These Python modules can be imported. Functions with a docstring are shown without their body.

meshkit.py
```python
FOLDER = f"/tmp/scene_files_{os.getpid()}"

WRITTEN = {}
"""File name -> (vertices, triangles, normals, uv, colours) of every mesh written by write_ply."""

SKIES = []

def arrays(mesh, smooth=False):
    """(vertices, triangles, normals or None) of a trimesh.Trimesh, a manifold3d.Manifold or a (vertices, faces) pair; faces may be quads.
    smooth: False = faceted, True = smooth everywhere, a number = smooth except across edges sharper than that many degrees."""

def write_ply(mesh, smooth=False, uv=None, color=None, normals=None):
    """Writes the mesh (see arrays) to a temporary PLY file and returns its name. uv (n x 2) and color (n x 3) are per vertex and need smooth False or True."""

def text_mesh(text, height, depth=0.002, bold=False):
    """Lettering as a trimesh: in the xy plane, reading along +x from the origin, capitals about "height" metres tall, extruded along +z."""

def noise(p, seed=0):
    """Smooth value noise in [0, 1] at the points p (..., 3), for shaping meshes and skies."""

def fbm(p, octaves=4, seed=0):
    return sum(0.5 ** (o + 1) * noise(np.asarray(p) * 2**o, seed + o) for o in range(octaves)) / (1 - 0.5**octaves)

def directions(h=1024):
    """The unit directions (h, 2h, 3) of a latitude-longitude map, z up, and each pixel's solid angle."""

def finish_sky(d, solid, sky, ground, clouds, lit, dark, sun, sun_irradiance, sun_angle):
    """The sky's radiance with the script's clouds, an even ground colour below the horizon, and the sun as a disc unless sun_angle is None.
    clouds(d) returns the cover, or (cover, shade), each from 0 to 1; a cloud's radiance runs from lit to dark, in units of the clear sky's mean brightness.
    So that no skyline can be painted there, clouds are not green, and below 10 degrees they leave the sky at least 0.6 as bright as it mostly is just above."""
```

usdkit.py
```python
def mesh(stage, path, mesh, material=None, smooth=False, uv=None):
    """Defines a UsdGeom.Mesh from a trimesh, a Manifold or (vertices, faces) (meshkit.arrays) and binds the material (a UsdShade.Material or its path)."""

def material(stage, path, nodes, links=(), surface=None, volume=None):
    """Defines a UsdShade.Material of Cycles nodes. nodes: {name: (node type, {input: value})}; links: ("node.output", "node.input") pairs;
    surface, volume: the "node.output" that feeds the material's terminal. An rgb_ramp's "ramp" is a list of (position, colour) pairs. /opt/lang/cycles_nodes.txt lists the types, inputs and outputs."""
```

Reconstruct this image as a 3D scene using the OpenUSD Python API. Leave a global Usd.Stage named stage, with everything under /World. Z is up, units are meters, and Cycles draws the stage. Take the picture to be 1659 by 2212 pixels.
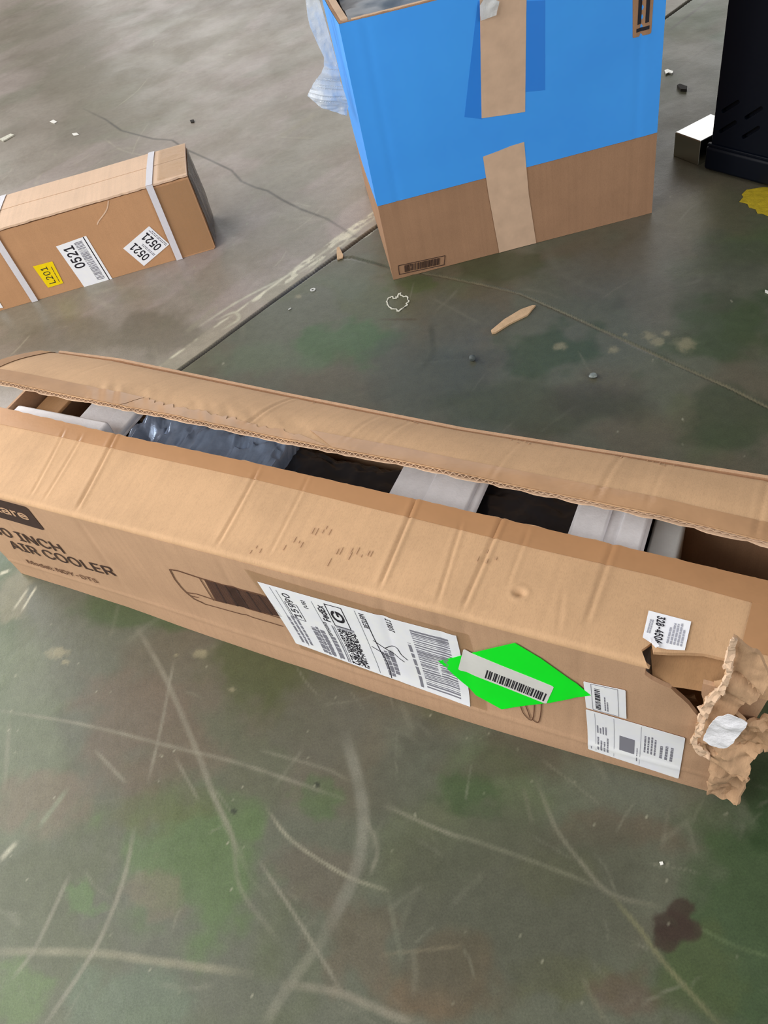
import math, random
import numpy as np
import trimesh, shapely
from shapely.geometry import Polygon, LineString, box as sbox, Point
from scipy.spatial import Delaunay, cKDTree
from scipy.interpolate import LinearNDInterpolator, NearestNDInterpolator
import usdkit, meshkit
from meshkit import fbm, noise
from pxr import Usd, UsdGeom, UsdLux, UsdShade, Gf, Sdf

random.seed(4)
rng = np.random.default_rng(4)
stage = Usd.Stage.CreateInMemory()
UsdGeom.Xform.Define(stage, '/World')
UsdGeom.Scope.Define(stage, '/World/Looks')

# ------------------------------------------------------------------ camera
W, H = 1659, 2212
FOC = 1680.0                                   # focal length in pixels
NADIR = (1265.0, 2567.0)                       # vanishing point of the verticals
CAM = np.array([0, 0, 1.0])
_c = np.array([W / 2, H / 2])
_dn = np.array([NADIR[0] - _c[0], NADIR[1] - _c[1], FOC]); _dn /= np.linalg.norm(_dn)
_fw = np.array([0, 0, 1.0]); _y = _fw - _dn * (_fw @ _dn); _y /= np.linalg.norm(_y)
R = np.array([np.cross(_y, -_dn), _y, -_dn])   # camera (x right, y down, z ahead) -> world
cam = UsdGeom.Camera.Define(stage, '/World/camera')
right, up, back = R[:, 0], -R[:, 1], -R[:, 2]
cam.AddTransformOp().Set(Gf.Matrix4d(*right, 0, *up, 0, *back, 0, *CAM, 1))
cam.CreateHorizontalApertureAttr(36.0)
cam.CreateVerticalApertureAttr(36.0 * H / W)
cam.CreateFocalLengthAttr(36.0 * FOC / W)
cam.CreateClippingRangeAttr(Gf.Vec2f(0.02, 200))
cam.CreateExposureAttr(-1.0)

# ------------------------------------------------------------------ light
dome = UsdLux.DomeLight.Define(stage, '/World/sky_light')
dome.CreateIntensityAttr(0.07)
dome.CreateColorAttr(Gf.Vec3f(1.0, 0.985, 0.965))


def rect_light(name, loc, target, w, h, power, col=(1, 1, 1)):
    l = UsdLux.RectLight.Define(stage, '/World/' + name)
    l.CreateWidthAttr(w); l.CreateHeightAttr(h); l.CreateIntensityAttr(power); l.CreateColorAttr(Gf.Vec3f(*col))
    z = np.array(loc, float) - np.array(target, float); z /= np.linalg.norm(z)
    x = np.cross([0, 0, 1.0], z)
    x = x / np.linalg.norm(x) if np.linalg.norm(x) > 1e-6 else np.array([1.0, 0, 0])
    y = np.cross(z, x)
    l.AddTransformOp().Set(Gf.Matrix4d(*x, 0, *y, 0, *z, 0, *loc, 1))
    return l


# daylight through the bay doors of the workshop and a roof light
rect_light('bay_door_left', (-2.1, 0.1, 1.5), (0.0, 0.7, 0.1), 2.0, 1.8, 8.4, (1.0, 0.985, 0.96))
rect_light('bay_door_left_next', (-2.8, 1.6, 2.0), (0.2, 1.0, 0.1), 2.6, 2.4, 5.5, (1.0, 0.985, 0.96))
rect_light('bay_door_far_left', (-4.5, 6.5, 2.6), (0, 1, 0.2), 4.0, 3.0, 16.0, (1.0, 0.985, 0.97))
rect_light('bay_door_far', (3.0, 9.5, 2.6), (0.9, 2.0, 0.3), 10.0, 5.0, 3.2, (1.0, 0.985, 0.97))
rect_light('bay_door_behind', (3.4, -3.4, 2.6), (0.4, 1.5, 0.2), 4.5, 3.0, 7.8, (1.0, 0.985, 0.98))
rect_light('roof_light', (-2.5, -0.9, 4.3), (-1.6, -0.2, 0), 3.5, 3.5, 3.0, (1.0, 0.985, 0.97))


# ------------------------------------------------------------------ helpers
def ray(p):
    d = R @ np.array([p[0] - _c[0], p[1] - _c[1], FOC])
    return d / np.linalg.norm(d)


def gp(p, z=0.0):
    """the point at height z seen at picture point p"""
    d = ray(p)
    return CAM + d * (CAM[2] - z) / (-d[2])


def proj(P):
    q = (np.asarray(P, float) - CAM) @ R
    return np.stack([q[..., 0] / q[..., 2] * FOC + _c[0], q[..., 1] / q[..., 2] * FOC + _c[1]], -1)


def lin(*c):
    c = np.array(c, float) / 255.0
    return np.where(c <= 0.04045, c / 12.92, ((c + 0.055) / 1.055) ** 2.4)


used = {}


def path_for(parent, name):
    k = (str(parent), name)
    n = used.get(k, 0); used[k] = n + 1
    return f"{parent}/{name}" + (f"_{n:03d}" if n else '')


def thing(name, label, cat, loc=(0, 0, 0), rotz=0.0, group=None, kind=None):
    x = UsdGeom.Xform.Define(stage, path_for('/World', name))
    x.AddTranslateOp().Set(Gf.Vec3d(*map(float, loc)))
    if rotz:
        x.AddRotateZOp().Set(math.degrees(rotz))
    tag(x, label, cat, group, kind)
    return x.GetPath()


def tag(o, label=None, cat=None, group=None, kind=None):
    p = o.GetPrim()
    for k, v in (('label', label), ('category', cat), ('group', group), ('kind', kind)):
        if v:
            p.SetCustomDataByKey(k, v)
    return o


def obj(name, mesh, m, parent='/World', smooth=35, label=None, cat=None, group=None, kind=None):
    if name in ('printed_text', 'printed_line') or name.startswith('barcode') and m != 'label_cream':
        kind = 'stuff'          # print too fine to pick apart
    o = usdkit.mesh(stage, path_for(parent, name), mesh, M[m], smooth=smooth)
    tag(o, label, cat, group, kind)
    return o.GetPath()


def frame(o, u):
    """world -> local of a thing at o whose local x is u"""
    u = np.array([u[0], u[1], 0.0]); u /= np.linalg.norm(u); v = np.array([-u[1], u[0], 0.0])
    B = np.array([u, v, [0, 0, 1.0]])
    o = np.array([o[0], o[1], 0.0])
    return (lambda P: (np.asarray(P) - o) @ B.T), (lambda L: np.asarray(L) @ B + o), o, math.atan2(u[1], u[0])


def tri2d(poly, res, seed=0):
    """a regular triangulation of a polygon with holes: (points, triangles)"""
    poly = poly.buffer(0)
    if poly.geom_type == 'MultiPolygon':
        poly = max(poly.geoms, key=lambda g: g.area)
    pts = []
    for ring in [poly.exterior, *poly.interiors]:
        c = np.array(ring.coords)
        for a, b in zip(c[:-1], c[1:]):
            n = max(1, int(math.ceil(np.linalg.norm(b - a) / res)))
            pts.append(a + (b - a) * (np.arange(n) / n)[:, None])
    edge = np.vstack(pts)
    x0, y0, x1, y1 = poly.bounds
    gx, gy = np.meshgrid(np.arange(x0 + res / 2, x1, res), np.arange(y0 + res / 2, y1, res * 0.9))
    gx[1::2] += res / 2
    g = np.stack([gx.ravel(), gy.ravel()], 1)
    g = g[shapely.contains_xy(poly.buffer(-res * 0.35), g[:, 0], g[:, 1])]
    p = np.vstack([edge, g])
    t = Delaunay(p + np.random.default_rng(1).normal(0, res * 1e-4, p.shape)).simplices
    cen = p[t].mean(1)
    t = t[shapely.contains_xy(poly, cen[:, 0], cen[:, 1])]
    a, b, c = p[t[:, 0]], p[t[:, 1]], p[t[:, 2]]
    ar = (b[:, 0] - a[:, 0]) * (c[:, 1] - a[:, 1]) - (b[:, 1] - a[:, 1]) * (c[:, 0] - a[:, 0])
    t[ar < 0] = t[ar < 0][:, ::-1]
    t = t[np.abs(ar) > 1e-12]
    keep = np.unique(t)
    m = -np.ones(len(p), int); m[keep] = np.arange(len(keep))
    return p[keep], m[t]


def on_surface(surf, st, w):
    s, t = st[:, 0], st[:, 1]
    P = surf(s, t); e = 8e-4
    n = np.cross(surf(s + e, t) - surf(s - e, t), surf(s, t + e) - surf(s, t - e))
    n /= np.linalg.norm(n, axis=1, keepdims=True) + 1e-12
    return P + n * np.asarray(w).reshape(-1, 1)


def sheet(poly, res, surf, th, off=0.0):
    """a sheet of thickness th (below its outer face, which lies off above the surface)"""
    off = off + .0006 if off > 0 else off
    p, t = tri2d(poly, res)
    top, bot = on_surface(surf, p, np.full(len(p), off)), on_surface(surf, p, np.full(len(p), off - th))
    e = np.vstack([t[:, [0, 1]], t[:, [1, 2]], t[:, [2, 0]]])
    key = {(a, b) for a, b in e}
    n = len(p)
    side = [(a, b) for a, b in e if (b, a) not in key]
    f = [t, t[:, ::-1] + n]
    if side:
        s = np.array(side)
        f += [np.stack([s[:, 1], s[:, 0], s[:, 0] + n], 1), np.stack([s[:, 1], s[:, 0] + n, s[:, 1] + n], 1)]
    return trimesh.Trimesh(np.vstack([top, bot]), np.vstack(f), process=False)


def surf_px(surf, s0, s1, t0, t1, to_world, ns=160, nt=50):
    """picture point -> (s, t) on a surface"""
    s, t = np.meshgrid(np.linspace(s0, s1, ns), np.linspace(t0, t1, nt), indexing='ij')
    st = np.stack([s.ravel(), t.ravel()], 1)
    q = proj(to_world(surf(st[:, 0], st[:, 1])))
    li, ne = LinearNDInterpolator(q, st), NearestNDInterpolator(q, st)

    def f(*pts):
        p = np.array(pts, float).reshape(-1, 2)
        r = li(p); bad = np.isnan(r[:, 0])
        r[bad] = ne(p[bad])
        return r
    return f


def cat_mesh(ms):
    return trimesh.util.concatenate([m for m in ms if m is not None])


def text_on(txt, surf, o, e, tp, off=0.0006, bold=False, th=0.0003):
    """lettering laid on a surface: o = start of the baseline, e = its end, tp = top of the first letter, all (s, t)"""
    m = meshkit.text_mesh(txt, 1.0, 0.001, bold)
    v = np.array(m.vertices); x1 = v[:, 0].max(); x0 = v[:, 0].min()
    ex, ey = (np.asarray(e) - o), (np.asarray(tp) - o)
    st = np.asarray(o) + (v[:, :1] - x0) / (x1 - x0) * ex + v[:, 1:2] * ey
    w = off + .0008 + np.where(v[:, 2] > 0.0005, 0.0, -th)
    f = np.array(m.faces)
    if ex[0] * ey[1] - ex[1] * ey[0] < 0:
        f = f[:, ::-1]
    return trimesh.Trimesh(on_surface(surf, st, w), f, process=False)


def quad_on(surf, cs, off=0.0006, th=0.0003, res=0.02):
    p = Polygon(cs)
    if not p.is_valid or p.area < 1e-9:
        return None
    return sheet(p, res, surf, th, off)


def bil(c, a, b):
    """bilinear point in a quad c = (o, x end, far corner, y end)"""
    c = np.asarray(c)
    return c[0] * (1 - a) * (1 - b) + c[1] * a * (1 - b) + c[2] * a * b + c[3] * (1 - a) * b


def rect_in(c, a0, b0, a1, b1):
    return [bil(c, a0, b0), bil(c, a1, b0), bil(c, a1, b1), bil(c, a0, b1)]




def sweep(pts, r, sides=6):
    p = np.asarray(pts, float)
    t = np.gradient(p, axis=0); t /= np.linalg.norm(t, axis=1, keepdims=True) + 1e-12
    a = np.cross(t, [0.13, 0.31, 0.94]); a /= np.linalg.norm(a, axis=1, keepdims=True) + 1e-12
    b = np.cross(t, a); ang = np.arange(sides) * 2 * np.pi / sides
    rr = np.broadcast_to(r, (len(p),))[:, None, None]
    v = (p[:, None] + rr * (np.cos(ang)[None, :, None] * a[:, None] + np.sin(ang)[None, :, None] * b[:, None])).reshape(-1, 3)
    f = []
    for i in range(len(p) - 1):
        for j in range(sides):
            k = (j + 1) % sides
            f += [[i * sides + j, i * sides + k, (i + 1) * sides + k], [i * sides + j, (i + 1) * sides + k, (i + 1) * sides + j]]
    for j in range(1, sides - 1):
        f += [[0, j + 1, j], [(len(p) - 1) * sides, (len(p) - 1) * sides + j, (len(p) - 1) * sides + j + 1]]
    return trimesh.Trimesh(v, np.array(f), process=False)


def rbox(x0, y0, z0, x1, y1, z1, r=0.004, seg=4):
    import manifold3d as m3
    r = min(r, (x1 - x0) / 2.01, (y1 - y0) / 2.01, (z1 - z0) / 2.01)
    s = m3.Manifold.sphere(r, seg * 4)
    return m3.Manifold.batch_hull([s.translate((x, y, z)) for x in (x0 + r, x1 - r) for y in (y0 + r, y1 - r) for z in (z0 + r, z1 - r)])


def tm(m):
    if hasattr(m, 'to_mesh'):
        k = m.to_mesh(); return trimesh.Trimesh(np.array(k.vert_properties[:, :3]), np.array(k.tri_verts), process=False)
    return m


def facets(x0, x1, y0, y1, spacing, seed):
    """a crumpled height field in [-1, 1]: random heights on jittered points, joined by flat facets"""
    r = np.random.default_rng(seed)
    gx, gy = np.meshgrid(np.arange(x0 - 2 * spacing, x1 + 2.1 * spacing, spacing), np.arange(y0 - 2 * spacing, y1 + 2.1 * spacing, spacing), indexing='ij')
    p = np.stack([gx.ravel(), gy.ravel()], 1) + r.uniform(-.42, .42, (gx.size, 2)) * spacing
    f = LinearNDInterpolator(p, r.uniform(-1, 1, len(p)), fill_value=0.0)
    return lambda x, y: f(np.stack([np.asarray(x, float), np.asarray(y, float)], -1))


def spline(pts, n=12):
    p = np.asarray(pts, float)
    if len(p) < 3:
        return np.array([p[0] + (p[-1] - p[0]) * k / n for k in range(n + 1)])
    q = np.vstack([2 * p[0] - p[1], p, 2 * p[-1] - p[-2]]); out = []
    for i in range(1, len(q) - 2):
        for k in range(n):
            t = k / n
            out.append(0.5 * (2 * q[i] + (q[i + 1] - q[i - 1]) * t + (2 * q[i - 1] - 5 * q[i] + 4 * q[i + 1] - q[i + 2]) * t * t + (-q[i - 1] + 3 * q[i] - 3 * q[i + 1] + q[i + 2]) * t ** 3))
    return np.array(out + [p[-1]])


# ------------------------------------------------------------------ materials
M = {}


def mat(name, nodes, links, surface='p.BSDF'):
    M[name] = usdkit.material(stage, '/World/Looks/' + name, nodes, links, surface)


def plain(name, col, rough=0.5, spec=0.5, bump=0.0, bscale=60, vary=0.0, vscale=20, **kw):
    nodes = {'c': ('texture_coordinate', {}), 'p': ('principled_bsdf', {'base_color': lin(*col), 'roughness': rough, 'specular_ior_level': spec, **kw})}
    links = []
    if vary:
        nodes['n'] = ('noise_texture', {'scale': vscale, 'detail': 5.0, 'roughness': 0.6})
        a, b = lin(*col) * (1 - vary), np.minimum(lin(*col) * (1 + vary), 0.95)
        nodes['r'] = ('rgb_ramp', {'ramp': [(0.3, a), (0.7, b)]})
        links += [('c.object', 'n.vector'), ('n.fac', 'r.fac'), ('r.color', 'p.base_color')]
    if bump:
        nodes['bn'] = ('noise_texture', {'scale': bscale, 'detail': 4.0, 'roughness': 0.6})
        nodes['b'] = ('bump', {'strength': bump, 'distance': 0.004})
        links += [('c.object', 'bn.vector'), ('bn.fac', 'b.height'), ('b.normal', 'p.normal')]
    mat(name, nodes, links)


def kraft(name, col, flute=(0, 1.0), fl=0.028, rough=0.72, spec=0.25, blot=0.12, bump=0.12):
    """corrugated board: fibre specks, blotches and the faint washboard of the flutes across local x"""
    c = lin(*col)
    nodes = {
        'c': ('texture_coordinate', {}),
        'n1': ('noise_texture', {'scale': 9.0, 'detail': 6.0, 'roughness': 0.65}),
        'r1': ('rgb_ramp', {'ramp': [(0.3, c * (1 - blot)), (0.52, c), (0.75, np.minimum(c * (1 + blot * 0.8), 0.95))]}),
        'm2': ('mapping', {'mapping_type': 'point', 'scale': (900.0, 260.0, 260.0)}),
        'n2': ('noise_texture', {'scale': 1.0, 'detail': 3.0, 'roughness': 0.7}),
        'r2': ('rgb_ramp', {'ramp': [(0.25, (0.86, 0.85, 0.84)), (0.5, (1, 1, 1)), (0.8, (1.06, 1.06, 1.05))]}),
        'mx': ('mix', {'mix_type': 'multiply', 'fac': 1.0}),
        'm3': ('mapping', {'mapping_type': 'point', 'scale': (130.0, 3.0, 3.0)}),
        'n3': ('noise_texture', {'scale': 1.0, 'detail': 2.0, 'roughness': 0.5}),
        'r3': ('rgb_ramp', {'ramp': [(0.3, (1 - fl * 1.6,) * 3), (0.55, (1, 1, 1)), (0.8, (1 + fl,) * 3)]}),
        'mx2': ('mix', {'mix_type': 'multiply', 'fac': 1.0}),
        'b': ('bump', {'strength': bump, 'distance': 0.0012}),
        'b2': ('bump', {'strength': bump * 0.6, 'distance': 0.0006}),
        'p': ('principled_bsdf', {'roughness': rough, 'specular_ior_level': spec}),
    }
    links = [('c.object', 'n1.vector'), ('n1.fac', 'r1.fac'), ('c.object', 'm2.vector'), ('m2.vector', 'n2.vector'), ('n2.fac', 'r2.fac'),
             ('r1.color', 'mx.color1'), ('r2.color', 'mx.color2'), ('c.object', 'm3.vector'), ('m3.vector', 'n3.vector'), ('n3.fac', 'r3.fac'),
             ('mx.color', 'mx2.color1'), ('r3.color', 'mx2.color2'), ('mx2.color', 'p.base_color'),
             ('n3.fac', 'b.height'), ('n2.fac', 'b2.height'), ('b.normal', 'b2.normal'), ('b2.normal', 'p.normal')]
    mat(name, nodes, links)


kraft('kraft_board', (203, 165, 127))
kraft('kraft_side', (194, 157, 126), fl=0.03, blot=0.08)
kraft('kraft_inner', (178, 138, 98), fl=0.05)
kraft('kraft_torn', (196, 160, 126), fl=0.12, blot=0.3, bump=0.8, rough=0.9)
kraft('kraft_flute', (214, 184, 156), fl=0.02)
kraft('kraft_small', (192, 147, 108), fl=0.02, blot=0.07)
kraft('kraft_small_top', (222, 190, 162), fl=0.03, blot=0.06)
kraft('kraft_blue_box', (162, 126, 98), fl=0.03, blot=0.1)
plain('tape_tan', (180, 136, 97), 0.32, 0.5, 0.12, 35, 0.06, 14)
plain('tape_paper', (204, 174, 148), 0.5, 0.4, 0.15, 30, 0.08, 30)
plain('tape_far', (182, 142, 106), 0.3, 0.5, 0.15, 35, 0.1, 20)
plain('kraft_scuff', (192, 156, 123), 0.75, 0.2)
plain('blue_ink', (66, 158, 251), 0.45, 0.4, 0.05, 80, 0.05, 6)
plain('blue_tape', (48, 132, 228), 0.25, 0.5, 0.1, 30)
plain('label_white', (244, 246, 255), 0.45, 0.4, 0.06, 40, 0.03, 40)
plain('label_cream', (226, 226, 222), 0.45, 0.4, 0.1, 40, 0.04, 40)
plain('paper_torn', (240, 240, 246), 0.6, 0.3, 0.6, 90, 0.04, 60)
plain('ink_black', (38, 36, 44), 0.6, 0.3)
plain('ink_grey', (132, 132, 142), 0.6, 0.3)
plain('ink_light', (168, 170, 182), 0.6, 0.3)
plain('ink_brown', (66, 48, 42), 0.65, 0.3, 0, 0, 0.15, 90)
plain('ink_brown_soft', (104, 72, 54), 0.65, 0.3, 0, 0, 0.15, 120)
plain('green_sticker', (0, 246, 40), 0.5, 0.3, 0.04, 40)
plain('yellow_label', (246, 214, 8), 0.5, 0.3, 0.1, 60, 0.05, 50)
plain('strap_white', (216, 214, 220), 0.4, 0.5, 0.15, 300, 0.03, 80)
plain('foam_white', (240, 240, 244), 0.6, 0.4, 0.12, 240, 0.05, 60)
plain('foam_grey', (214, 218, 218), 0.6, 0.4, 0.1, 240, 0.05, 60)
plain('wrap_black', (40, 40, 44), 0.26, 0.8, 0.5, 26)
plain('wrap_blue', (158, 178, 208), 0.22, 0.9, 0.2, 60, 0.3, 16, metallic=0.45)
plain('bag_grey', (96, 112, 130), 0.35, 0.5, 0.2, 20, 0.1, 8)
plain('metal_black', (3, 9, 22), 0.45, 0.22, 0.04, 300)
plain('slot_black', (3, 3, 4), 0.8, 0.1)
plain('steel', (216, 216, 212), 0.22, 0.5, 0.05, 200, metallic=1.0)
plain('zinc', (206, 206, 200), 0.3, 0.5, metallic=0.6)
plain('chip_white', (236, 234, 226), 0.6, 0.4)
plain('chip_dark', (40, 36, 32), 0.7, 0.3)
plain('stone_grey', (88, 96, 96), 0.55, 0.4, 0.5, 200, 0.2, 120)
plain('scrap_grey', (128, 136, 132), 0.3, 0.6, 0.4, 200, 0.2, 120)
plain('residue', (214, 212, 196), 0.7, 0.3, 0.6, 200, 0.15, 150)
plain('sliver', (200, 168, 132), 0.7, 0.3, 0.3, 120, 0.1, 100)
plain('joint_fill', (122, 112, 92), 0.85, 0.2, 0.6, 160, 0.25, 90)
plain('paint_yellow', (190, 166, 44), 0.45, 0.4, 0.3, 120, 0.2, 60)

# clear film: mostly see-through with milky scatter and gloss
mat('clear_film', {
    'c': ('texture_coordinate', {}), 'n': ('noise_texture', {'scale': 22.0, 'detail': 5.0, 'roughness': 0.6}),
    'b': ('bump', {'strength': 0.7, 'distance': 0.006}),
    'd': ('principled_bsdf', {'base_color': lin(244, 248, 250), 'roughness': 0.12, 'specular_ior_level': 0.8}),
    'tr': ('translucent_bsdf', {'color': lin(222, 230, 236)}), 'm1': ('mix_closure', {'fac': 0.22}),
    't': ('transparent_bsdf', {'color': (0.97, 0.98, 0.98)}),
    'r': ('map_range', {'from_min': 0.3, 'from_max': 0.7, 'to_min': 0.5, 'to_max': 0.85, 'clamp': True}), 'm': ('mix_closure', {})},
    [('c.object', 'n.vector'), ('n.fac', 'b.height'), ('b.normal', 'd.normal'), ('n.fac', 'r.value'), ('r.result', 'm.fac'), ('d.BSDF', 'm1.closure1'), ('tr.BSDF', 'm1.closure2'),
     ('t.BSDF', 'm.closure1'), ('m1.closure', 'm.closure2')], 'm.closure')
mat('cloudy_tape', {
    'c': ('texture_coordinate', {}), 'm3': ('mapping', {'mapping_type': 'point', 'scale': (20.0, 40.0, 8.0)}), 'n': ('noise_texture', {'scale': 1.0, 'detail': 4.0}), 'b': ('bump', {'strength': 0.8, 'distance': 0.006}),
    'g': ('principled_bsdf', {'base_color': lin(112, 104, 98), 'roughness': 0.15, 'specular_ior_level': 0.9}),
    't': ('transparent_bsdf', {'color': (0.8, 0.78, 0.76)}), 'm': ('mix_closure', {'fac': 0.5})},
    [('c.object', 'm3.vector'), ('m3.vector', 'n.vector'), ('n.fac', 'b.height'), ('b.normal', 'g.normal'), ('t.BSDF', 'm.closure1'), ('g.BSDF', 'm.closure2')], 'm.closure')
mat('clear_tape', {
    'c': ('texture_coordinate', {}), 'n': ('noise_texture', {'scale': 30.0, 'detail': 4.0}), 'b': ('bump', {'strength': 0.5, 'distance': 0.004}),
    'g': ('principled_bsdf', {'base_color': lin(196, 166, 130), 'roughness': 0.2, 'specular_ior_level': 0.8}),
    't': ('transparent_bsdf', {'color': (0.96, 0.95, 0.93)}), 'm': ('mix_closure', {'fac': 0.13})},
    [('c.object', 'n.vector'), ('n.fac', 'b.height'), ('b.normal', 'g.normal'), ('t.BSDF', 'm.closure1'), ('g.BSDF', 'm.closure2')], 'm.closure')
# floor: colour of paint, wear and scuffs comes with the mesh; grain and gloss from noise
mat('concrete_floor', {
    'a': ('attribute', {'attribute': 'paint'}), 'g': ('geometry', {}),
    'n1': ('noise_texture', {'scale': 420.0, 'detail': 2.0, 'roughness': 0.7}), 'r1': ('rgb_ramp', {'ramp': [(0.25, (0.8, 0.8, 0.8)), (0.5, (1, 1, 1)), (0.75, (1.18, 1.18, 1.17))]}),
    'n2': ('noise_texture', {'scale': 46.0, 'detail': 6.0, 'roughness': 0.72}), 'r2': ('rgb_ramp', {'ramp': [(0.28, (0.86, 0.86, 0.86)), (0.5, (1, 1, 1)), (0.72, (1.13, 1.13, 1.12))]}),
    'x1': ('mix', {'mix_type': 'multiply', 'fac': 1.0}), 'x2': ('mix', {'mix_type': 'multiply', 'fac': 1.0}),
    'n3': ('noise_texture', {'scale': 5.0, 'detail': 5.0, 'roughness': 0.6}), 'q': ('map_range', {'from_min': 0.3, 'from_max': 0.7, 'to_min': 0.3, 'to_max': 0.5, 'clamp': True}),
    'b': ('bump', {'strength': 0.25, 'distance': 0.002}),
    'p': ('principled_bsdf', {'specular_ior_level': 0.5})},
    [('g.position', 'n1.vector'), ('g.position', 'n2.vector'), ('g.position', 'n3.vector'), ('n1.fac', 'r1.fac'), ('n2.fac', 'r2.fac'), ('a.color', 'x1.color1'), ('r1.color', 'x1.color2'),
     ('x1.color', 'x2.color1'), ('r2.color', 'x2.color2'), ('x2.color', 'p.base_color'), ('n3.fac', 'q.value'), ('q.result', 'p.roughness'), ('n2.fac', 'b.height'), ('b.normal', 'p.normal')])

# ------------------------------------------------------------------ floor: three slabs, an expansion joint and a saw cut
xs = np.concatenate([np.arange(-9, -2.0, 0.25), np.arange(-2.0, -1.3, 0.012), np.arange(-1.3, -0.85, 0.005), np.arange(-0.85, 1.1, 0.003), np.arange(1.1, 1.9, 0.005), np.arange(1.9, 9.1, 0.25)])
ys = np.concatenate([np.arange(-6, 0.05, 0.25), np.arange(0.05, 0.9, 0.0028), np.arange(0.9, 1.7, 0.004), np.arange(1.7, 3.0, 0.005), np.arange(3.0, 3.8, 0.008), np.arange(3.8, 6.0, 0.02), np.arange(6.0, 14.1, 0.25)])
X, Y = np.meshgrid(xs, ys, indexing='ij')
P2 = np.stack([X.ravel(), Y.ravel()], 1)
P3 = np.column_stack([P2, np.zeros(len(P2))])
TREE_X, TREE_Y = xs, ys


def sstep(a, b, x):
    t = np.clip((x - a) / (b - a), 0, 1); return t * t * (3 - 2 * t)


J1 = [gp(p)[:2] for p in [(392, 795), (560, 672), (700, 575), (800, 500), (1440, 70)]]
d1 = (J1[3] - J1[0]) / np.linalg.norm(J1[3] - J1[0]); n1 = np.array([-d1[1], d1[0]])
side1 = (P2 - J1[0]) @ n1 + 0.004 * (noise(P3 * 7.0, 3) - 0.5)       # > 0: the bare grey slab
J3px = [(700, 560), (760, 557), (850, 580), (951, 596), (1037, 614), (1123, 634), (1214, 674), (1326, 725), (1452, 783), (1579, 839), (1654, 877)]
J3 = np.array([gp(p)[:2] for p in J3px])
d3 = (J3[-1] - J3[4]); d3 /= np.linalg.norm(d3)
J3 = np.vstack([J3, J3[-1] + d3 * 4])
big = fbm(P3 * 2.1 + 5, 4, 11); mid = fbm(P3 * 5.3, 4, 23); fine = fbm(P3 * 17.0, 3, 31); huge = fbm(P3 * 0.9 + 2, 3, 7)
col = np.empty((len(P2), 3))
# painted slab: grey base with worn green, olive and brown
base = lin(104, 103, 94)[None].repeat(len(P2), 0)


def blend(c, a):
    global base
    a = np.clip(a, 0, 1)[:, None]
    base = base * (1 - a) + lin(*c) * a


blend((78, 98, 70), 0.75 * sstep(0.5, 0.62, big + 0.25 * (mid - 0.5)))
blend((96, 100, 74), 0.5 * sstep(0.52, 0.64, mid))
blend((108, 94, 84), 0.6 * sstep(0.53, 0.66, fbm(P3 * 3.3 + 40, 4, 5)))
se = base.copy()
base = lin(142, 135, 124)[None].repeat(len(P2), 0)
rot = np.stack([P2 @ d1 * 2.2, P2 @ n1 * 9.0, np.zeros(len(P2))], 1)
blend((156, 146, 140), 0.8 * sstep(0.45, 0.65, fbm(rot, 4, 77)))
blend((120, 115, 102), 0.7 * sstep(0.5, 0.68, big))
blend((128, 128, 112), 0.5 * sstep(0.5, 0.66, mid))
base = np.where((side1 > 0)[:, None], base * [1.24, 1.19, 1.32], se * [.93, 1.0, .98])
del se


def ridge_(x, w):
    return np.exp(-(x / w) ** 2)


def near_box(cx, cy, rx, ry):
    return np.nonzero((np.abs(P2[:, 0] - cx) < rx) & (np.abs(P2[:, 1] - cy) < ry))[0]


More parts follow.
